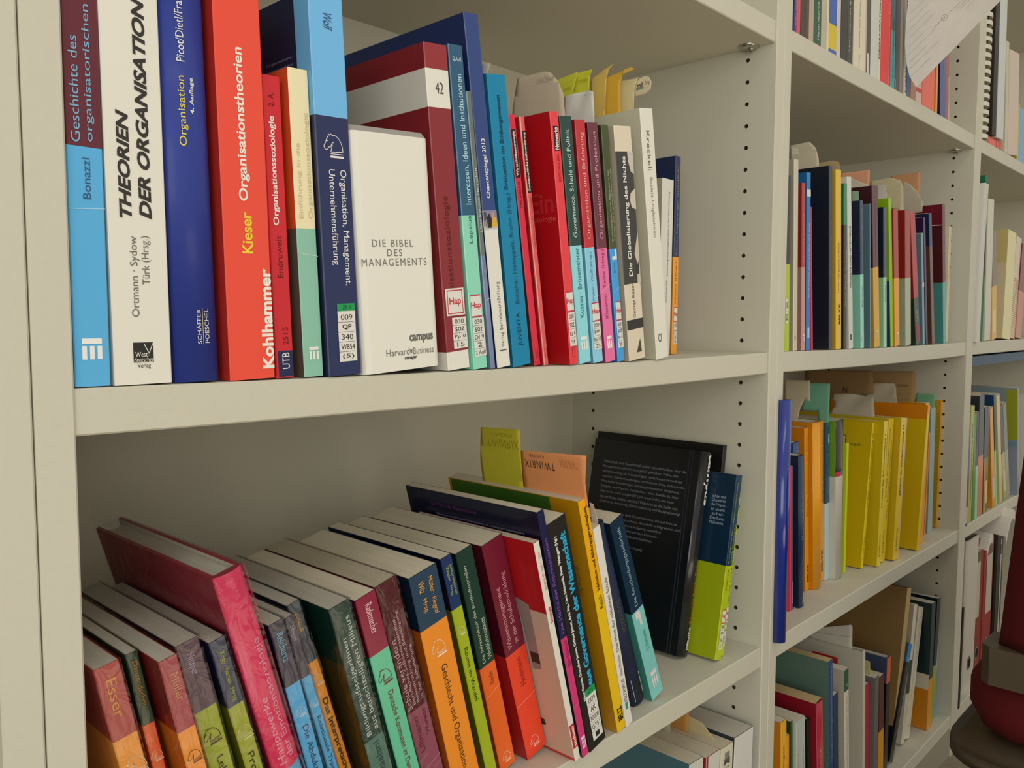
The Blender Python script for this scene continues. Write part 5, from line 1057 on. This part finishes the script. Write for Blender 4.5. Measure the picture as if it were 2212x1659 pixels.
mb = MB(); c_ = M('#ee5238', .4, .2); mb.box((0, 0, 0), (.09, .0008, .0192), c_); mb.box((0, .0008, 0), (.09, .15, .0008), c_); mb.box((0, .0008, .0184), (.09, .15, .0192), c_)
mb.poly([(.055, -.0002, .001), (.06, -.0002, .001), (.06, -.0002, .018), (.055, -.0002, .018)], M('#b8301c', .5)); mb.build('cover', t)
mb = MB(); mb.box((.0003, .0012, .0009), (.0897, .149, .0183), PAGES); mb.build('page_block', t)
box_file('report_folder', 'h2', 'narrow black file standing between the comb bound notebook and a tall white file', 'folder', '#2a211e', '#2e2523', .21, GROUPS['h'], hollow=False)
box_file('box_file', 'h3', 'tall white file with a bluish spine, tilted on the orange red book', 'box file', '#c8cac2', '#d4d8d4', .23, GROUPS['h'], hollow=False)
G['h4'] = (1.7717, .004, .3782, .0215, .215, 6.0)
G['h5'] = (1.7955, .004, .3782, .0800, .205, 6.0)
box_file('report_folder', 'h4', 'slim cream file beside the pale pinkish box file', 'folder', '#c9c0ac', '#d2cab6', .2, GROUPS['h'], hollow=False)
box_file('box_file', 'h5', 'wide pale pinkish beige box file on the upper shelf of the third bookcase', 'box file', '#d6c2b2', '#dcc8b8', .2, GROUPS['h'], hollow=False)
G['h6'] = (1.8800, .006, .3782, .0115, .115, 3.0); G['h7'] = (1.8930, .006, .3782, .060, .110, 3.0)
book('h6', 'thin low mustard book at the picture edge on the upper shelf', '#c4b02a', d=.1)
book('h7', 'low light blue book at the picture edge on the upper shelf', '#5aa6d4', d=.1)
G['h8'] = (1.9000, .125, .3782, .060, .235, 2.0)
book('h8', 'tall dark olive book standing behind the light blue one', '#2f2e20', d=.15, marks=[('r', 0, 1, .9, .96, '#2c8a8a')])

# middle shelf of the third bookcase
t = tag(empty('paper_sheaf', (1.5965, .0, .0002), (0, 0, 0)), 'sheaf of loose white papers bowed against the upright', 'papers', GROUPS['i'])
mb = MB()
n = 10
for s in range(5):
    f = lambda q: .0012 + s * .0045 + .016 * (q / n) ** 2 * (1 if s > 2 else .8)
    for q in range(n):
        z0, z1 = .298 * q / n, .298 * (q + 1) / n
        x0, x1 = f(q), f(q + 1)
        mb.poly([(x0, -.004, z0), (x1, -.004, z1), (x1, .205, z1), (x0, .205, z0)], M('#e4e1da', .7))
        mb.poly([(x0 + .004, -.004, z0), (x1 + .004, -.004, z1), (x1 + .004, .205, z1), (x0 + .004, .205, z0)], M('#dedbd6', .7))
        mb.poly([(x0, -.004, z0), (x0 + .004, -.004, z0), (x1 + .004, -.004, z1), (x1, -.004, z1)], M('#dcd9d0', .7))
mb.build('loose_sheets', t, recalc=False)
G['i2'] = (1.6560, .006, .0002, .0200, .318, 1.0)
G['i3'] = (1.6830, .004, .0002, .0420, .276, 3.0)
t = box_file('document_wallet', 'i2', 'dark green folder with a black label on its back', 'folder', '#1d6a48', '#1f7450', .23, GROUPS['i'], hollow=False,
             extra=lambda mb, w, h: mb.poly([(.001, -.0004, .40 * h), (w - .001, -.0004, .40 * h), (w - .001, -.0004, .60 * h), (.001, -.0004, .60 * h)], M('#241d1a', .5)))
box_file('report_folder', 'i3', 'white file between the green folder and the taupe and mustard book', 'folder', '#d0cdbd', '#d9d6c8', .22, GROUPS['i'], hollow=False)

# lower shelf of the third bookcase: the folder face, the leaning white file, a blue folder lying on top
G['j11'] = (2.0000, .001, -.3547, .012, .250, 10.0)
book('j11', 'large grey folder with a wide lime green panel behind the white leaning file', '#8d9496', cover=[(0, '#98a2b4'), (.44, '#8fa0a8')], d=.2, lcov=[('r', .022, .0005, .52, .985, '#a6ac26'), ('r', .024, .0005, .46, .50, '#7d9aa8')], name='document_wallet', cat='folder')
G['j12'] = (2.0250, -.001, -.3547, .028, .225, -5.5)
t = box_file('report_folder', 'j12', 'white file with an orange foot, leaning right at the picture edge', 'folder', '#d6d0bf', '#dcd6c6', .16, GROUPS['j'], hollow=False,
             extra=lambda mb, w, h: mb.poly([(.001, -.0004, .0), (w - .001, -.0004, .0), (w - .001, -.0004, .12 * h), (.001, -.0004, .12 * h)], M('#e08a5c', .5)))
t = tag(empty('document_wallet', (1.603, .018, -.0490)), 'flat petrol blue folder lying across the book tops under the shelf', 'folder', GROUPS['j'])
mb = MB(); mb.box((0, 0, 0), (.70, .22, .0190), M('#0f4a70', .4)); mb.build('wallet', t)
mb = MB(); mb.box((.20, .19, -.0300), (.60, .215, -.0004), M('#bfbaa8', .8)); mb.build('paper_stack', t)
t = tag(empty('paper_slip', (1.604, .022, -.126)), 'curled pale orange paper strip lying along the tops of the books', 'paper', 'loose slips of paper')
mb = MB()
for q in range(8):
    a0, a1 = [math.radians(-20 + 140 * k / 8) for k in (q, q + 1)]
    mb.poly([(0, .013 - .013 * math.cos(a0), .010 + .010 * math.sin(a0)), (.155, .013 - .013 * math.cos(a0), .010 + .010 * math.sin(a0)), (.155, .013 - .013 * math.cos(a1), .010 + .010 * math.sin(a1)), (0, .013 - .013 * math.cos(a1), .010 + .010 * math.sin(a1))], M('#e2aa88', .7), True)
mb.build('strip', t, recalc=False)


# ring binders
def binder(loc, w, h, d, color, label, ring=True, tilt=0, sheets=True, label_spec=None):
    t = tag(empty('ring_binder', loc, (0, -math.radians(tilt), 0)), label, 'ring binder', GROUPS['k'])
    c = M(color, .4, .2)
    mb = MB()
    r = .004
    pr = [(0, d), (0, r), (r, 0), (w - r, 0), (w, r), (w, d), (w - .0025, d), (w - .0025, .0028), (.0025, .0028), (.0025, d)]
    mb.prism(pr, 0, h, c)
    mb.build('cover', t)
    if ring:
        mb = MB()
        k = 20
        zc, xc, R0, R1 = h * .17, w * .5, .0105, .0148
        for i in range(k):
            a, b = 2 * math.pi * i / k, 2 * math.pi * (i + 1) / k
            q = lambda an, r_, e: (xc + r_ * math.cos(an), e, zc + r_ * math.sin(an))
            mb.poly([q(a, R0, -.0012), q(b, R0, -.0012), q(b, R1, -.0004), q(a, R1, -.0004)], STEEL, True)
        mb.poly([(xc + R0 * math.cos(2 * math.pi * i / k), -.0006, zc + R0 * math.sin(2 * math.pi * i / k)) for i in range(k)], M('#15120f', .9))
        mb.build('finger_ring', t, recalc=False)
    if sheets:
        mb = MB(); mb.box((.0032, .010, .004), (w - .0032, d - .012, h - .022), PAGES); mb.build('paper_stack', t)
        mb = MB(); mb.box((.0030, .0034, h - .010), (w - .0030, .0060, h - .0006), M('#141210', .6)); mb.build('black_card_strip', t)  # black card strip for the dark inside at the open top
    if label_spec:
        z0, z1, m0, m1 = label_spec
        mb = MB()
        mb.poly([(w * m0, -.0004, z0), (w * m1, -.0004, z0), (w * m1, -.0004, z1), (w * m0, -.0004, z1)], M('#c4bcae', .5))
        mb.poly([(w * m0, -.0005, z1 - .035), (w * m1, -.0005, z1 - .035), (w * m1, -.0005, z1 - .012), (w * m0, -.0005, z1 - .012)], M('#7d6650', .5))
        mb.build('spine_label', t, recalc=False)
    return t


binder((1.6722, .0143, -.717), .0806, .3162, .28, '#d2ccc2', 'white lever arch binder with a dark finger hole, first on the bottom shelf')
binder((1.7600, .020, -.717), .0560, .3000, .27, '#8a1a18', 'dark red binder with a narrow grey label, next to the white one', label_spec=(.13, .285, .12, .62))
binder((1.8220, .020, -.717), .0780, .3020, .27, '#961a17', 'dark red binder with a wide pale clipped label, second of the red pair', label_spec=(.12, .285, .30, .86))
binder((1.9080, .016, -.717), .0560, .2850, .25, '#151311', 'black wire bound folder with a silver strip, right of the red binders', ring=False, label_spec=(.02, .27, .55, .72))
t = tag(empty('document_wallet', (1.5946, -.0003, -.7168), (0, -math.radians(-1.2), 0)), 'thin black brown slab standing against the upright beside the white binder', 'folder', GROUPS['k'])
mb = MB(); mb.box((0, 0, 0), (.010, .2, .20), M('#2a1f18', .6)); mb.build('wallet', t)  # thin dark slab between the upright and the white binder
for (x, y, z, s, lb) in ((1.772, .004, -.436, .9, 'curved white sheet arching out of the first red binder'), (1.845, -.014, -.428, 1.5, 'larger curved white sheet rising over the second red binder')):
    t = tag(empty('paper_slip', (x, y, z)), lb, 'paper', 'loose slips of paper')
    mb = MB()
    for q in range(8):
        g = lambda k: (.002 + .045 * s * (k / 8), .052 * s * math.sin(math.radians(20 + 95 * k / 8)) - .018)
        (xa, za), (xb, zb) = g(q), g(q + 1)
        mb.poly([(xa, 0, za), (xb, 0, zb), (xb, .06, zb + .006), (xa, .06, za + .006)], M('#dcd6cc', .6), True)
        mb.poly([(xa, 0, za - .020), (xb, 0, zb - .020), (xb, 0, zb), (xa, 0, za)], M('#dcd6cc', .6), True)
    mb.build('sheet', t, recalc=False)

# dark plate with a blue rim wedged under the tilted slipcase
t = tag(empty('small_plate', (.232, .035, .0012)), 'dark blue white rimmed small plate lying under the tilted slipcase', 'plate', None)
mb = MB()
k = 28
prev = None
for rr, z, c in ((.0, .0018, '#1a1c28'), (.026, .0018, '#1a1c28'), (.029, .0028, '#dfe2ea'), (.031, .0032, '#28386e'), (.032, .0026, '#1a1c28'), (.028, 0, '#1a1c28'), (0, 0, '#1a1c28')):
    ring = [(rr * math.cos(2 * math.pi * i / k), rr * math.sin(2 * math.pi * i / k), z) for i in range(k)]
    if prev:
        for i in range(k):
            mb.poly([prev[i], prev[(i + 1) % k], ring[(i + 1) % k], ring[i]], M(c, .2, .5), True)
    prev = ring
mb.build('dish', t)


# ------------------------------------------------------------------ slips of paper and sticky notes between the pages
def slip(key, name, label, cat, color, bend=0.0, texts=(), trim=True, ripple=0.0, group='loose slips of paper', lines=()):
    host, xf, poly = SLIPS[key]
    o, a, w, h = host_frame(host)
    u = Vector((math.cos(a), 0, math.sin(a)))
    t = empty(name, o + u * (w * xf), (0, -a, 0))
    tag(t, label, cat, group)
    if trim:
        poly = [(y, max(z, h - .009)) for y, z in poly]
    bm = bmesh.new()
    bm.faces.new([bm.verts.new((0, y, z)) for y, z in poly])
    ys = [p[0] for p in poly]; zs = [p[1] for p in poly]
    for ax, lo, hi, n in ((2, min(zs), max(zs), 12), (1, min(ys), max(ys), 10)):
        for i in range(1, n):
            co = [0, 0, 0]; no = [0, 0, 0]
            co[ax] = lo + (hi - lo) * i / n; no[ax] = 1
            bmesh.ops.bisect_plane(bm, geom=list(bm.verts) + list(bm.edges) + list(bm.faces), plane_co=co, plane_no=no, dist=1e-6)
    zb = min(zs); H = max(zs) - zb; ym = min(ys); L = max(ys) - ym
    def off(y, z):
        q = max(0, (z - zb) / H)
        return bend * q * q + ripple * math.sin(9 * (y - ym) / L + 5 * q) * q
    for v in bm.verts:
        v.co.x = off(v.co.y, v.co.z)
    bmesh.ops.triangulate(bm, faces=bm.faces)
    me = bpy.data.meshes.new('sheet'); bm.to_mesh(me); bm.free()
    me.materials.append(M(color, .75, tex='paper'))
    for p_ in me.polygons:
        p_.use_smooth = True
    ob = bpy.data.objects.new('sheet', me); COL.objects.link(ob); ob.parent = t
    sd = ob.modifiers.new('paper_thickness', 'SOLIDIFY'); sd.thickness = .00012; sd.offset = 1
    if texts or lines:
        mb = MB()
        for s, y0, y1, zc, hh, col, fl in texts:        # as seen from the left; mirrored writing has y0 < y1
            up = -1 if 'v' in fl else 1
            fn = lambda u_, v_: (off(y0 + u_ * (y1 - y0), zc + up * (v_ - .5) * hh) - .0003, y0 + u_ * (y1 - y0), zc + up * (v_ - .5) * hh)
            letter(mb, s, fn, M(col, .7), fl.replace('v', ''))
        for ln, wd, col in lines:
            strokes(mb, [ln], wd, lambda y, z: (off(y, z) - .0003, y, z), M(col, .7))
        mb.build('writing', t, recalc=False)
    return t


ST = 'sticky notes in the books'
slip('n1', 'paper_slip', 'small white slip rising behind the turquoise paperback', 'paper', '#d9d2c0')
slip('n2', 'paper_sheet', 'large curled beige sheet rising behind the red paperbacks', 'paper', '#c4b49c', bend=.004, texts=[('LORAZEPAM', .032, .012, .2415, .004, '#b0a088', '')])
slip('n4', 'paper_slip', 'crumpled white slip with two dots above the dark green and red paperbacks', 'paper', '#dcd9d2', ripple=.0012, lines=[([(.019, .2385), (.0188, .2387)], .0006, '#2a2a2a'), ([(.0175, .2388), (.0173, .239)], .0006, '#2a2a2a')])
slip('n3a', 'sticky_note', 'yellow green sticky note, left of two behind the white slip', 'sticky note', '#cfcf3c', group=ST, texts=[('XIRNIWT', .058, .048, .2525, .0035, '#b2ae30', '')])
slip('n3b', 'sticky_note', 'yellow green sticky note, right of two behind the white slip', 'sticky note', '#d2d03a', group=ST, texts=[('TWINRIX', .046, .034, .2580, .0035, '#b2ae30', '')])
slip('n5a', 'sticky_note', 'pale amber sticky note with a tall curling tip', 'sticky note', '#dcbc62', bend=.004, group=ST)
slip('n5b', 'sticky_note', 'golden yellow sticky note with a ragged curled top', 'sticky note', '#dcae3a', bend=.005, group=ST)
slip('n5c', 'sticky_note', 'rolled tip of golden paper bending to the right', 'sticky note', '#dcb24a', bend=.004, trim=False, group=ST)
slip('n6a', 'paper_slip', 'cream slip above the ivory paperback', 'paper', '#dccf9e', bend=.002)
slip('n6b', 'paper_slip', 'rolled cream slip end printed 2mg with a teal stroke', 'paper', '#dac9a8', bend=.006, trim=False, texts=[('zoll', .016, .0095, .2575, .0055, '#4a4234', 'b'), ('2mg', .0075, .0015, .2585, .0045, '#8a7c66', '')], lines=[([(.016, .2538), (.0075, .2546)], .0008, '#2a9490')])
slip('n8', 'sticky_note', 'olive yellow sticky note, the taller one on the yellow book', 'sticky note', '#c9bf33', bend=.003, group=ST, texts=[('TWINRIX', .110, .068, .283, .0085, '#a89c24', 'v'), ('KINDER', .104, .074, .2915, .0036, '#b3a82a', 'v')])
slip('n9', 'sticky_note', 'orange sticky note with upside down black print, beside the olive yellow one', 'sticky note', '#ee9c62', bend=.003, group=ST, texts=[('TWINRIX', .030, .066, .2655, .0072, '#4a2e1e', 'vw'), ('KINDER', .042, .060, .2735, .0028, '#6a4a34', 'vw'), ('XIRNIWT', .024, .002, .270, .0075, '#d08450', 'v')])
slip('n10', 'paper_slip', 'narrow pale pink slip beside the slim white paperback', 'paper', '#e2d2c4')
slip('p1', 'paper_slip', 'small white slip at the top left of the second bookcase', 'paper', '#cdc8b6')
slip('p2', 'paper_slip', 'large curled cream sheet above the cobalt blue paperback', 'paper', '#cfc4aa', bend=-.003)
slip('p3', 'paper_slip', 'folded brown paper above the navy volume and the yellow book', 'paper', '#b09a74')
slip('p4', 'sticky_note', 'peach sticky note above the emerald book', 'sticky note', '#dda27c', group=ST)
slip('p5', 'paper_slip', 'torn white sheet below the peach note', 'paper', '#cfc7b4')
slip('p6', 'sticky_note', 'mint green sticky note above the navy and mint paperback', 'sticky note', '#9cbc98', group=ST)
slip('p7', 'sticky_note', 'peach orange sticky note, the right hand one in the middle row of the second bookcase', 'sticky note', '#dda274', group=ST)
slip('p8', 'paper_slip', 'wide cream paper curling over the lime and brick red books', 'paper', '#c8bd98', bend=.003)
slip('p9', 'paper_slip', 'translucent grey white sheet drooping right over the brick red books', 'paper', '#c2b8a2', bend=.004)
slip('p10', 'paper_slip', 'white folded slip beside the maroon and mustard paperback', 'paper', '#cdc8bc')
slip('q1', 'paper_sheet', 'pale beige sheet bowing down behind the blue slide bar', 'paper', '#c2b698', bend=-.002)
slip('q2', 'sticky_note', 'mint green sticky notes in a stepped stack above the orange books', 'sticky note', '#74b090', group=ST)
slip('q3', 'paper_sheet', 'brown wrapping paper at the back under the shelf', 'paper', '#9a7a50', texts=[('N', .150, .142, .268, .012, '#4a3a26', '')])
slip('q4', 'paper_sheet', 'brown envelope with a rounded lit corner and printed address lines', 'paper', '#a68658', bend=.004, texts=[('An: Institut', .055, .036, .2785, .004, '#5a452a', '')], lines=[([(.056, .2755), (.034, .276)], .0005, '#6a5436'), ([(.056, .262), (.034, .2625)], .0005, '#8a7048'), ([(.056, .252), (.034, .2525)], .0005, '#8a7048')])
slip('q5', 'paper_sheet', 'crumpled white papers over the first yellow yearbooks', 'paper', '#bdb29a', ripple=.003)
slip('q6', 'paper_sheet', 'crumpled white papers over the yearbooks 11 and 14', 'paper', '#bfb59c', ripple=.003)
slip('q7', 'sticky_note', 'mint green sticky note near the last yellow books', 'sticky note', '#7cb890', group=ST)
slip('q8', 'paper_slip', 'faint white slip beside the last mint note', 'paper', '#b9ad94')
slip('q9', 'sticky_note', 'rounded pink paper tab in front of the navy hardcover', 'sticky note', '#d89a8a', group=ST, trim=False)
SLIPS['f_card'] = ('f11', .3, [(.0871, .2660), (.0190, .2905), (.0167, .2880), (.0171, .2550), (.0171, .2300), (.0871, .2300)])
slip('f_card', 'index_card', 'white index card with a rounded corner rising from the white magazine file', 'card', '#c4bfae', trim=False, lines=[([(.085, .262), (.018, .271)], .0005, '#8d897c')])
SLIPS['f_note'] = ('f13', .5, [(.045, .215), (.012, .212), (.010, .178), (.045, .178)])
slip('f_note', 'sticky_note', 'pale green sticky note above the grey book on the bottom shelf', 'sticky note', '#b9b078', group=ST)
SLIPS['c_note'] = ('c2', .7, [(.150, .330), (.062, .318), (.060, .262), (.150, .262)])
slip('c_note', 'paper_slip', 'grey white slip standing in the books of the bottom shelf', 'paper', '#a89f86')
SLIPS['c_note2'] = ('c3', .3, [(.120, .318), (.048, .312), (.048, .264), (.120, .264)])
slip('c_note2', 'sticky_note', 'amber brown sticky note standing in the books of the bottom shelf', 'sticky note', '#c08a44', group=ST)
SLIPS['c_note3'] = ('c3', .55, [(.060, .285), (.034, .282), (.010, .262), (.060, .262)])
slip('c_note3', 'paper_slip', 'cream slip beside the cream journal', 'paper', '#c9b98c')

# the handwritten sheet that hangs out of the upper row of the second bookcase
t = tag(empty('paper_sheet', (1.19, 0, 0)), 'white sheet covered in handwriting, hanging askew out of the upper row', 'paper', 'loose slips of paper')
OUT = [(.0049, .5179), (.0071, .4866), (.0077, .4547), (.005, .4266), (.0004, .4074), (-.0091, .3889), (-.034, .4119), (-.0606, .4352), (-.0904, .4613), (-.1144, .4812), (-.1500, .5113), (-.1600, .5500), (-.1100, .5950), (-.03, .600), (.0040, .598)]
bm = bmesh.new()
bm.faces.new([bm.verts.new((0, y, z)) for y, z in OUT])
for ax, lo, hi, n in ((2, .39, .60, 12), (1, -.16, .008, 12)):
    for i in range(1, n):
        co = [0, 0, 0]; no = [0, 0, 0]; co[ax] = lo + (hi - lo) * i / n; no[ax] = 1
        bmesh.ops.bisect_plane(bm, geom=list(bm.verts) + list(bm.edges) + list(bm.faces), plane_co=co, plane_no=no, dist=1e-6)
sheet_off = lambda y, z: .010 * math.sin((y + .16) * 14) - .004 * math.sin((z - .39) * 15)
for v in bm.verts:
    v.co.x = sheet_off(v.co.y, v.co.z)
bmesh.ops.triangulate(bm, faces=bm.faces)
me = bpy.data.meshes.new('sheet'); bm.to_mesh(me); bm.free()
me.materials.append(M('#e6e3da', .7, tex='paper'))
ob = bpy.data.objects.new('sheet', me); COL.objects.link(ob); ob.parent = t
sd = ob.modifiers.new('paper_thickness', 'SOLIDIFY'); sd.thickness = .00012
mb = MB()
dx, dz = -.766, .643                                     # writing runs along the lower right edge
WORDS = [(.000, .4040, .036, 'sozialen'), (.002, .4150, .052, 'Personalentwicklung'), (.001, .4260, .030, 'Schulung'), (.003, .4370, .046, 'Organisation lernt'), (.0035, .4480, .028, 'Autonomie'), (.004, .4600, .042, 'Führung klären'),
         (.004, .4720, .036, 'Steuerung'), (.004, .4840, .048, 'Entwicklung der Ziele'), (.003, .4960, .034, 'Teambildung'), (-.030, .4680, .020, 'Idee'), (-.050, .4840, .022, 'Not'), (-.060, .4870, .018, 'GTH'), (-.066, .4870, .016, 'Tool A'), (-.072, .4840, .034, 'Steuerung')]
for y, z, L, s in WORDS:
    letter(mb, s, lambda u, v: (lambda yy, zz: (sheet_off(yy, zz) - .0004, yy, zz))(y + dx * u * L + .643 * v * -.0042, z + dz * u * L + v * .0036), M('#8f8b86', .7), 'i')
cir = [(-.046 + .0042 * math.cos(q * .5), .4815 + .0042 * math.sin(q * .5)) for q in range(14)]
strokes(mb, [cir, [(-.0475, .4815), (-.0445, .4815)], [(-.046, .480), (-.046, .483)]], .0004, lambda y, z: (sheet_off(y, z) - .0004, y, z), M('#9a968f', .7))
mb.build('handwriting', t, recalc=False)

# ------------------------------------------------------------------ red chair in front of the third bookcase
RED = M('#5a070c', .8, tex='fabric')
SHELL = M('#4f4334', .5)
t = tag(empty('office_chair', (1.16, -.415, FLOOR)), 'dark red upholstered chair with a beige plastic shell, cut off by the picture corner', 'chair')


def cushion(mb, cx, cy, z0, z1, hx, hy, mat, r=.07, puff=.02, k=5):
    def ring(s, z):
        pts = []
        for q in range(4):
            ax, ay = ((1, 1), (-1, 1), (-1, -1), (1, -1))[q]
            for i in range(k + 1):
                an = math.radians(q * 90 + 90 * i / k)
                pts.append((cx + ax * (hx - r) * s + r * s * math.cos(an), cy + ay * (hy - r) * s + r * s * math.sin(an), z))
        return pts
    lv = [(.86, z0), (.96, z0 + .008), (1.0, z0 + .03), (1.0, z1 - .03), (.95, z1 - .008), (.80, z1), (.4, z1 + puff * .6), (.02, z1 + puff * .7)]
    rs = [ring(*l) for l in lv]
    for a, b in zip(rs, rs[1:]):
        n = len(a)
        for i in range(n):
            mb.poly([a[i], a[(i + 1) % n], b[(i + 1) % n], b[i]], mat, True)
    mb.poly(rs[0], mat)


mb = MB(); cushion(mb, .0, .0, .335, .425, .235, .245, RED); mb.build('seat_cushion', t)
mb = MB(); cushion(mb, .0, .0, .290, .333, .250, .262, SHELL, puff=0); mb.build('seat_shell', t)
mb = MB()
n = 10
for i in range(n):                                       # curved backrest on the near side
    pass
def back_pt(q, z, e):
    y = -.20 + .40 * q
    return (-.245 + e - .05 * (1 - (2 * q - 1) ** 2) + .02 * (z - .46), y * (1 - .35 * max(0, z - .46)), z)
rows = [.463, .475, .52, .60, .68, .74, .755]
for side, e in ((0, 0), (1, .055)):
    for za, zb in zip(rows, rows[1:]):
        for i in range(n):
            mb.poly([back_pt(i / n, za, e), back_pt((i + 1) / n, za, e), back_pt((i + 1) / n, zb, e), back_pt(i / n, zb, e)], RED, True)
for za, zb in zip(rows, rows[1:]):
    for q in (0, 1):
        mb.poly([back_pt(q, za, 0), back_pt(q, za, .055), back_pt(q, zb, .055), back_pt(q, zb, 0)], RED, True)
for z in (rows[0], rows[-1]):
    for i in range(n):
        mb.poly([back_pt(i / n, z, 0), back_pt((i + 1) / n, z, 0), back_pt((i + 1) / n, z, .055), back_pt(i / n, z, .055)], RED, True)
mb.build('backrest', t)
mb = MB(); mb.box((-.262, -.215, .418), (-.195, .215, .462), SHELL, .01); mb.build('back_bracket', t)
mb = MB(); mb.tube([(0, 0, .075), (0, 0, .29)], .025, M('#1c1b1a', .4), 14); mb.build('gas_column', t)
for q in range(5):
    an = math.radians(72 * q + 20)
    c_, s_ = math.cos(an), math.sin(an)
    mb = MB(); mb.tube([(.02 * c_, .02 * s_, .085), (.16 * c_, .16 * s_, .078), (.28 * c_, .28 * s_, .060)], [.022, .018, .013], M('#1c1b1a', .4), 8)
    leg = mb.build('leg', t)
    mb = MB(); mb.tube([(.28 * c_ - .012 * s_, .28 * s_ + .012 * c_, .026), (.28 * c_ + .012 * s_, .28 * s_ - .012 * c_, .026)], .0255, M('#141312', .5), 16)
    mb.build('caster', leg)
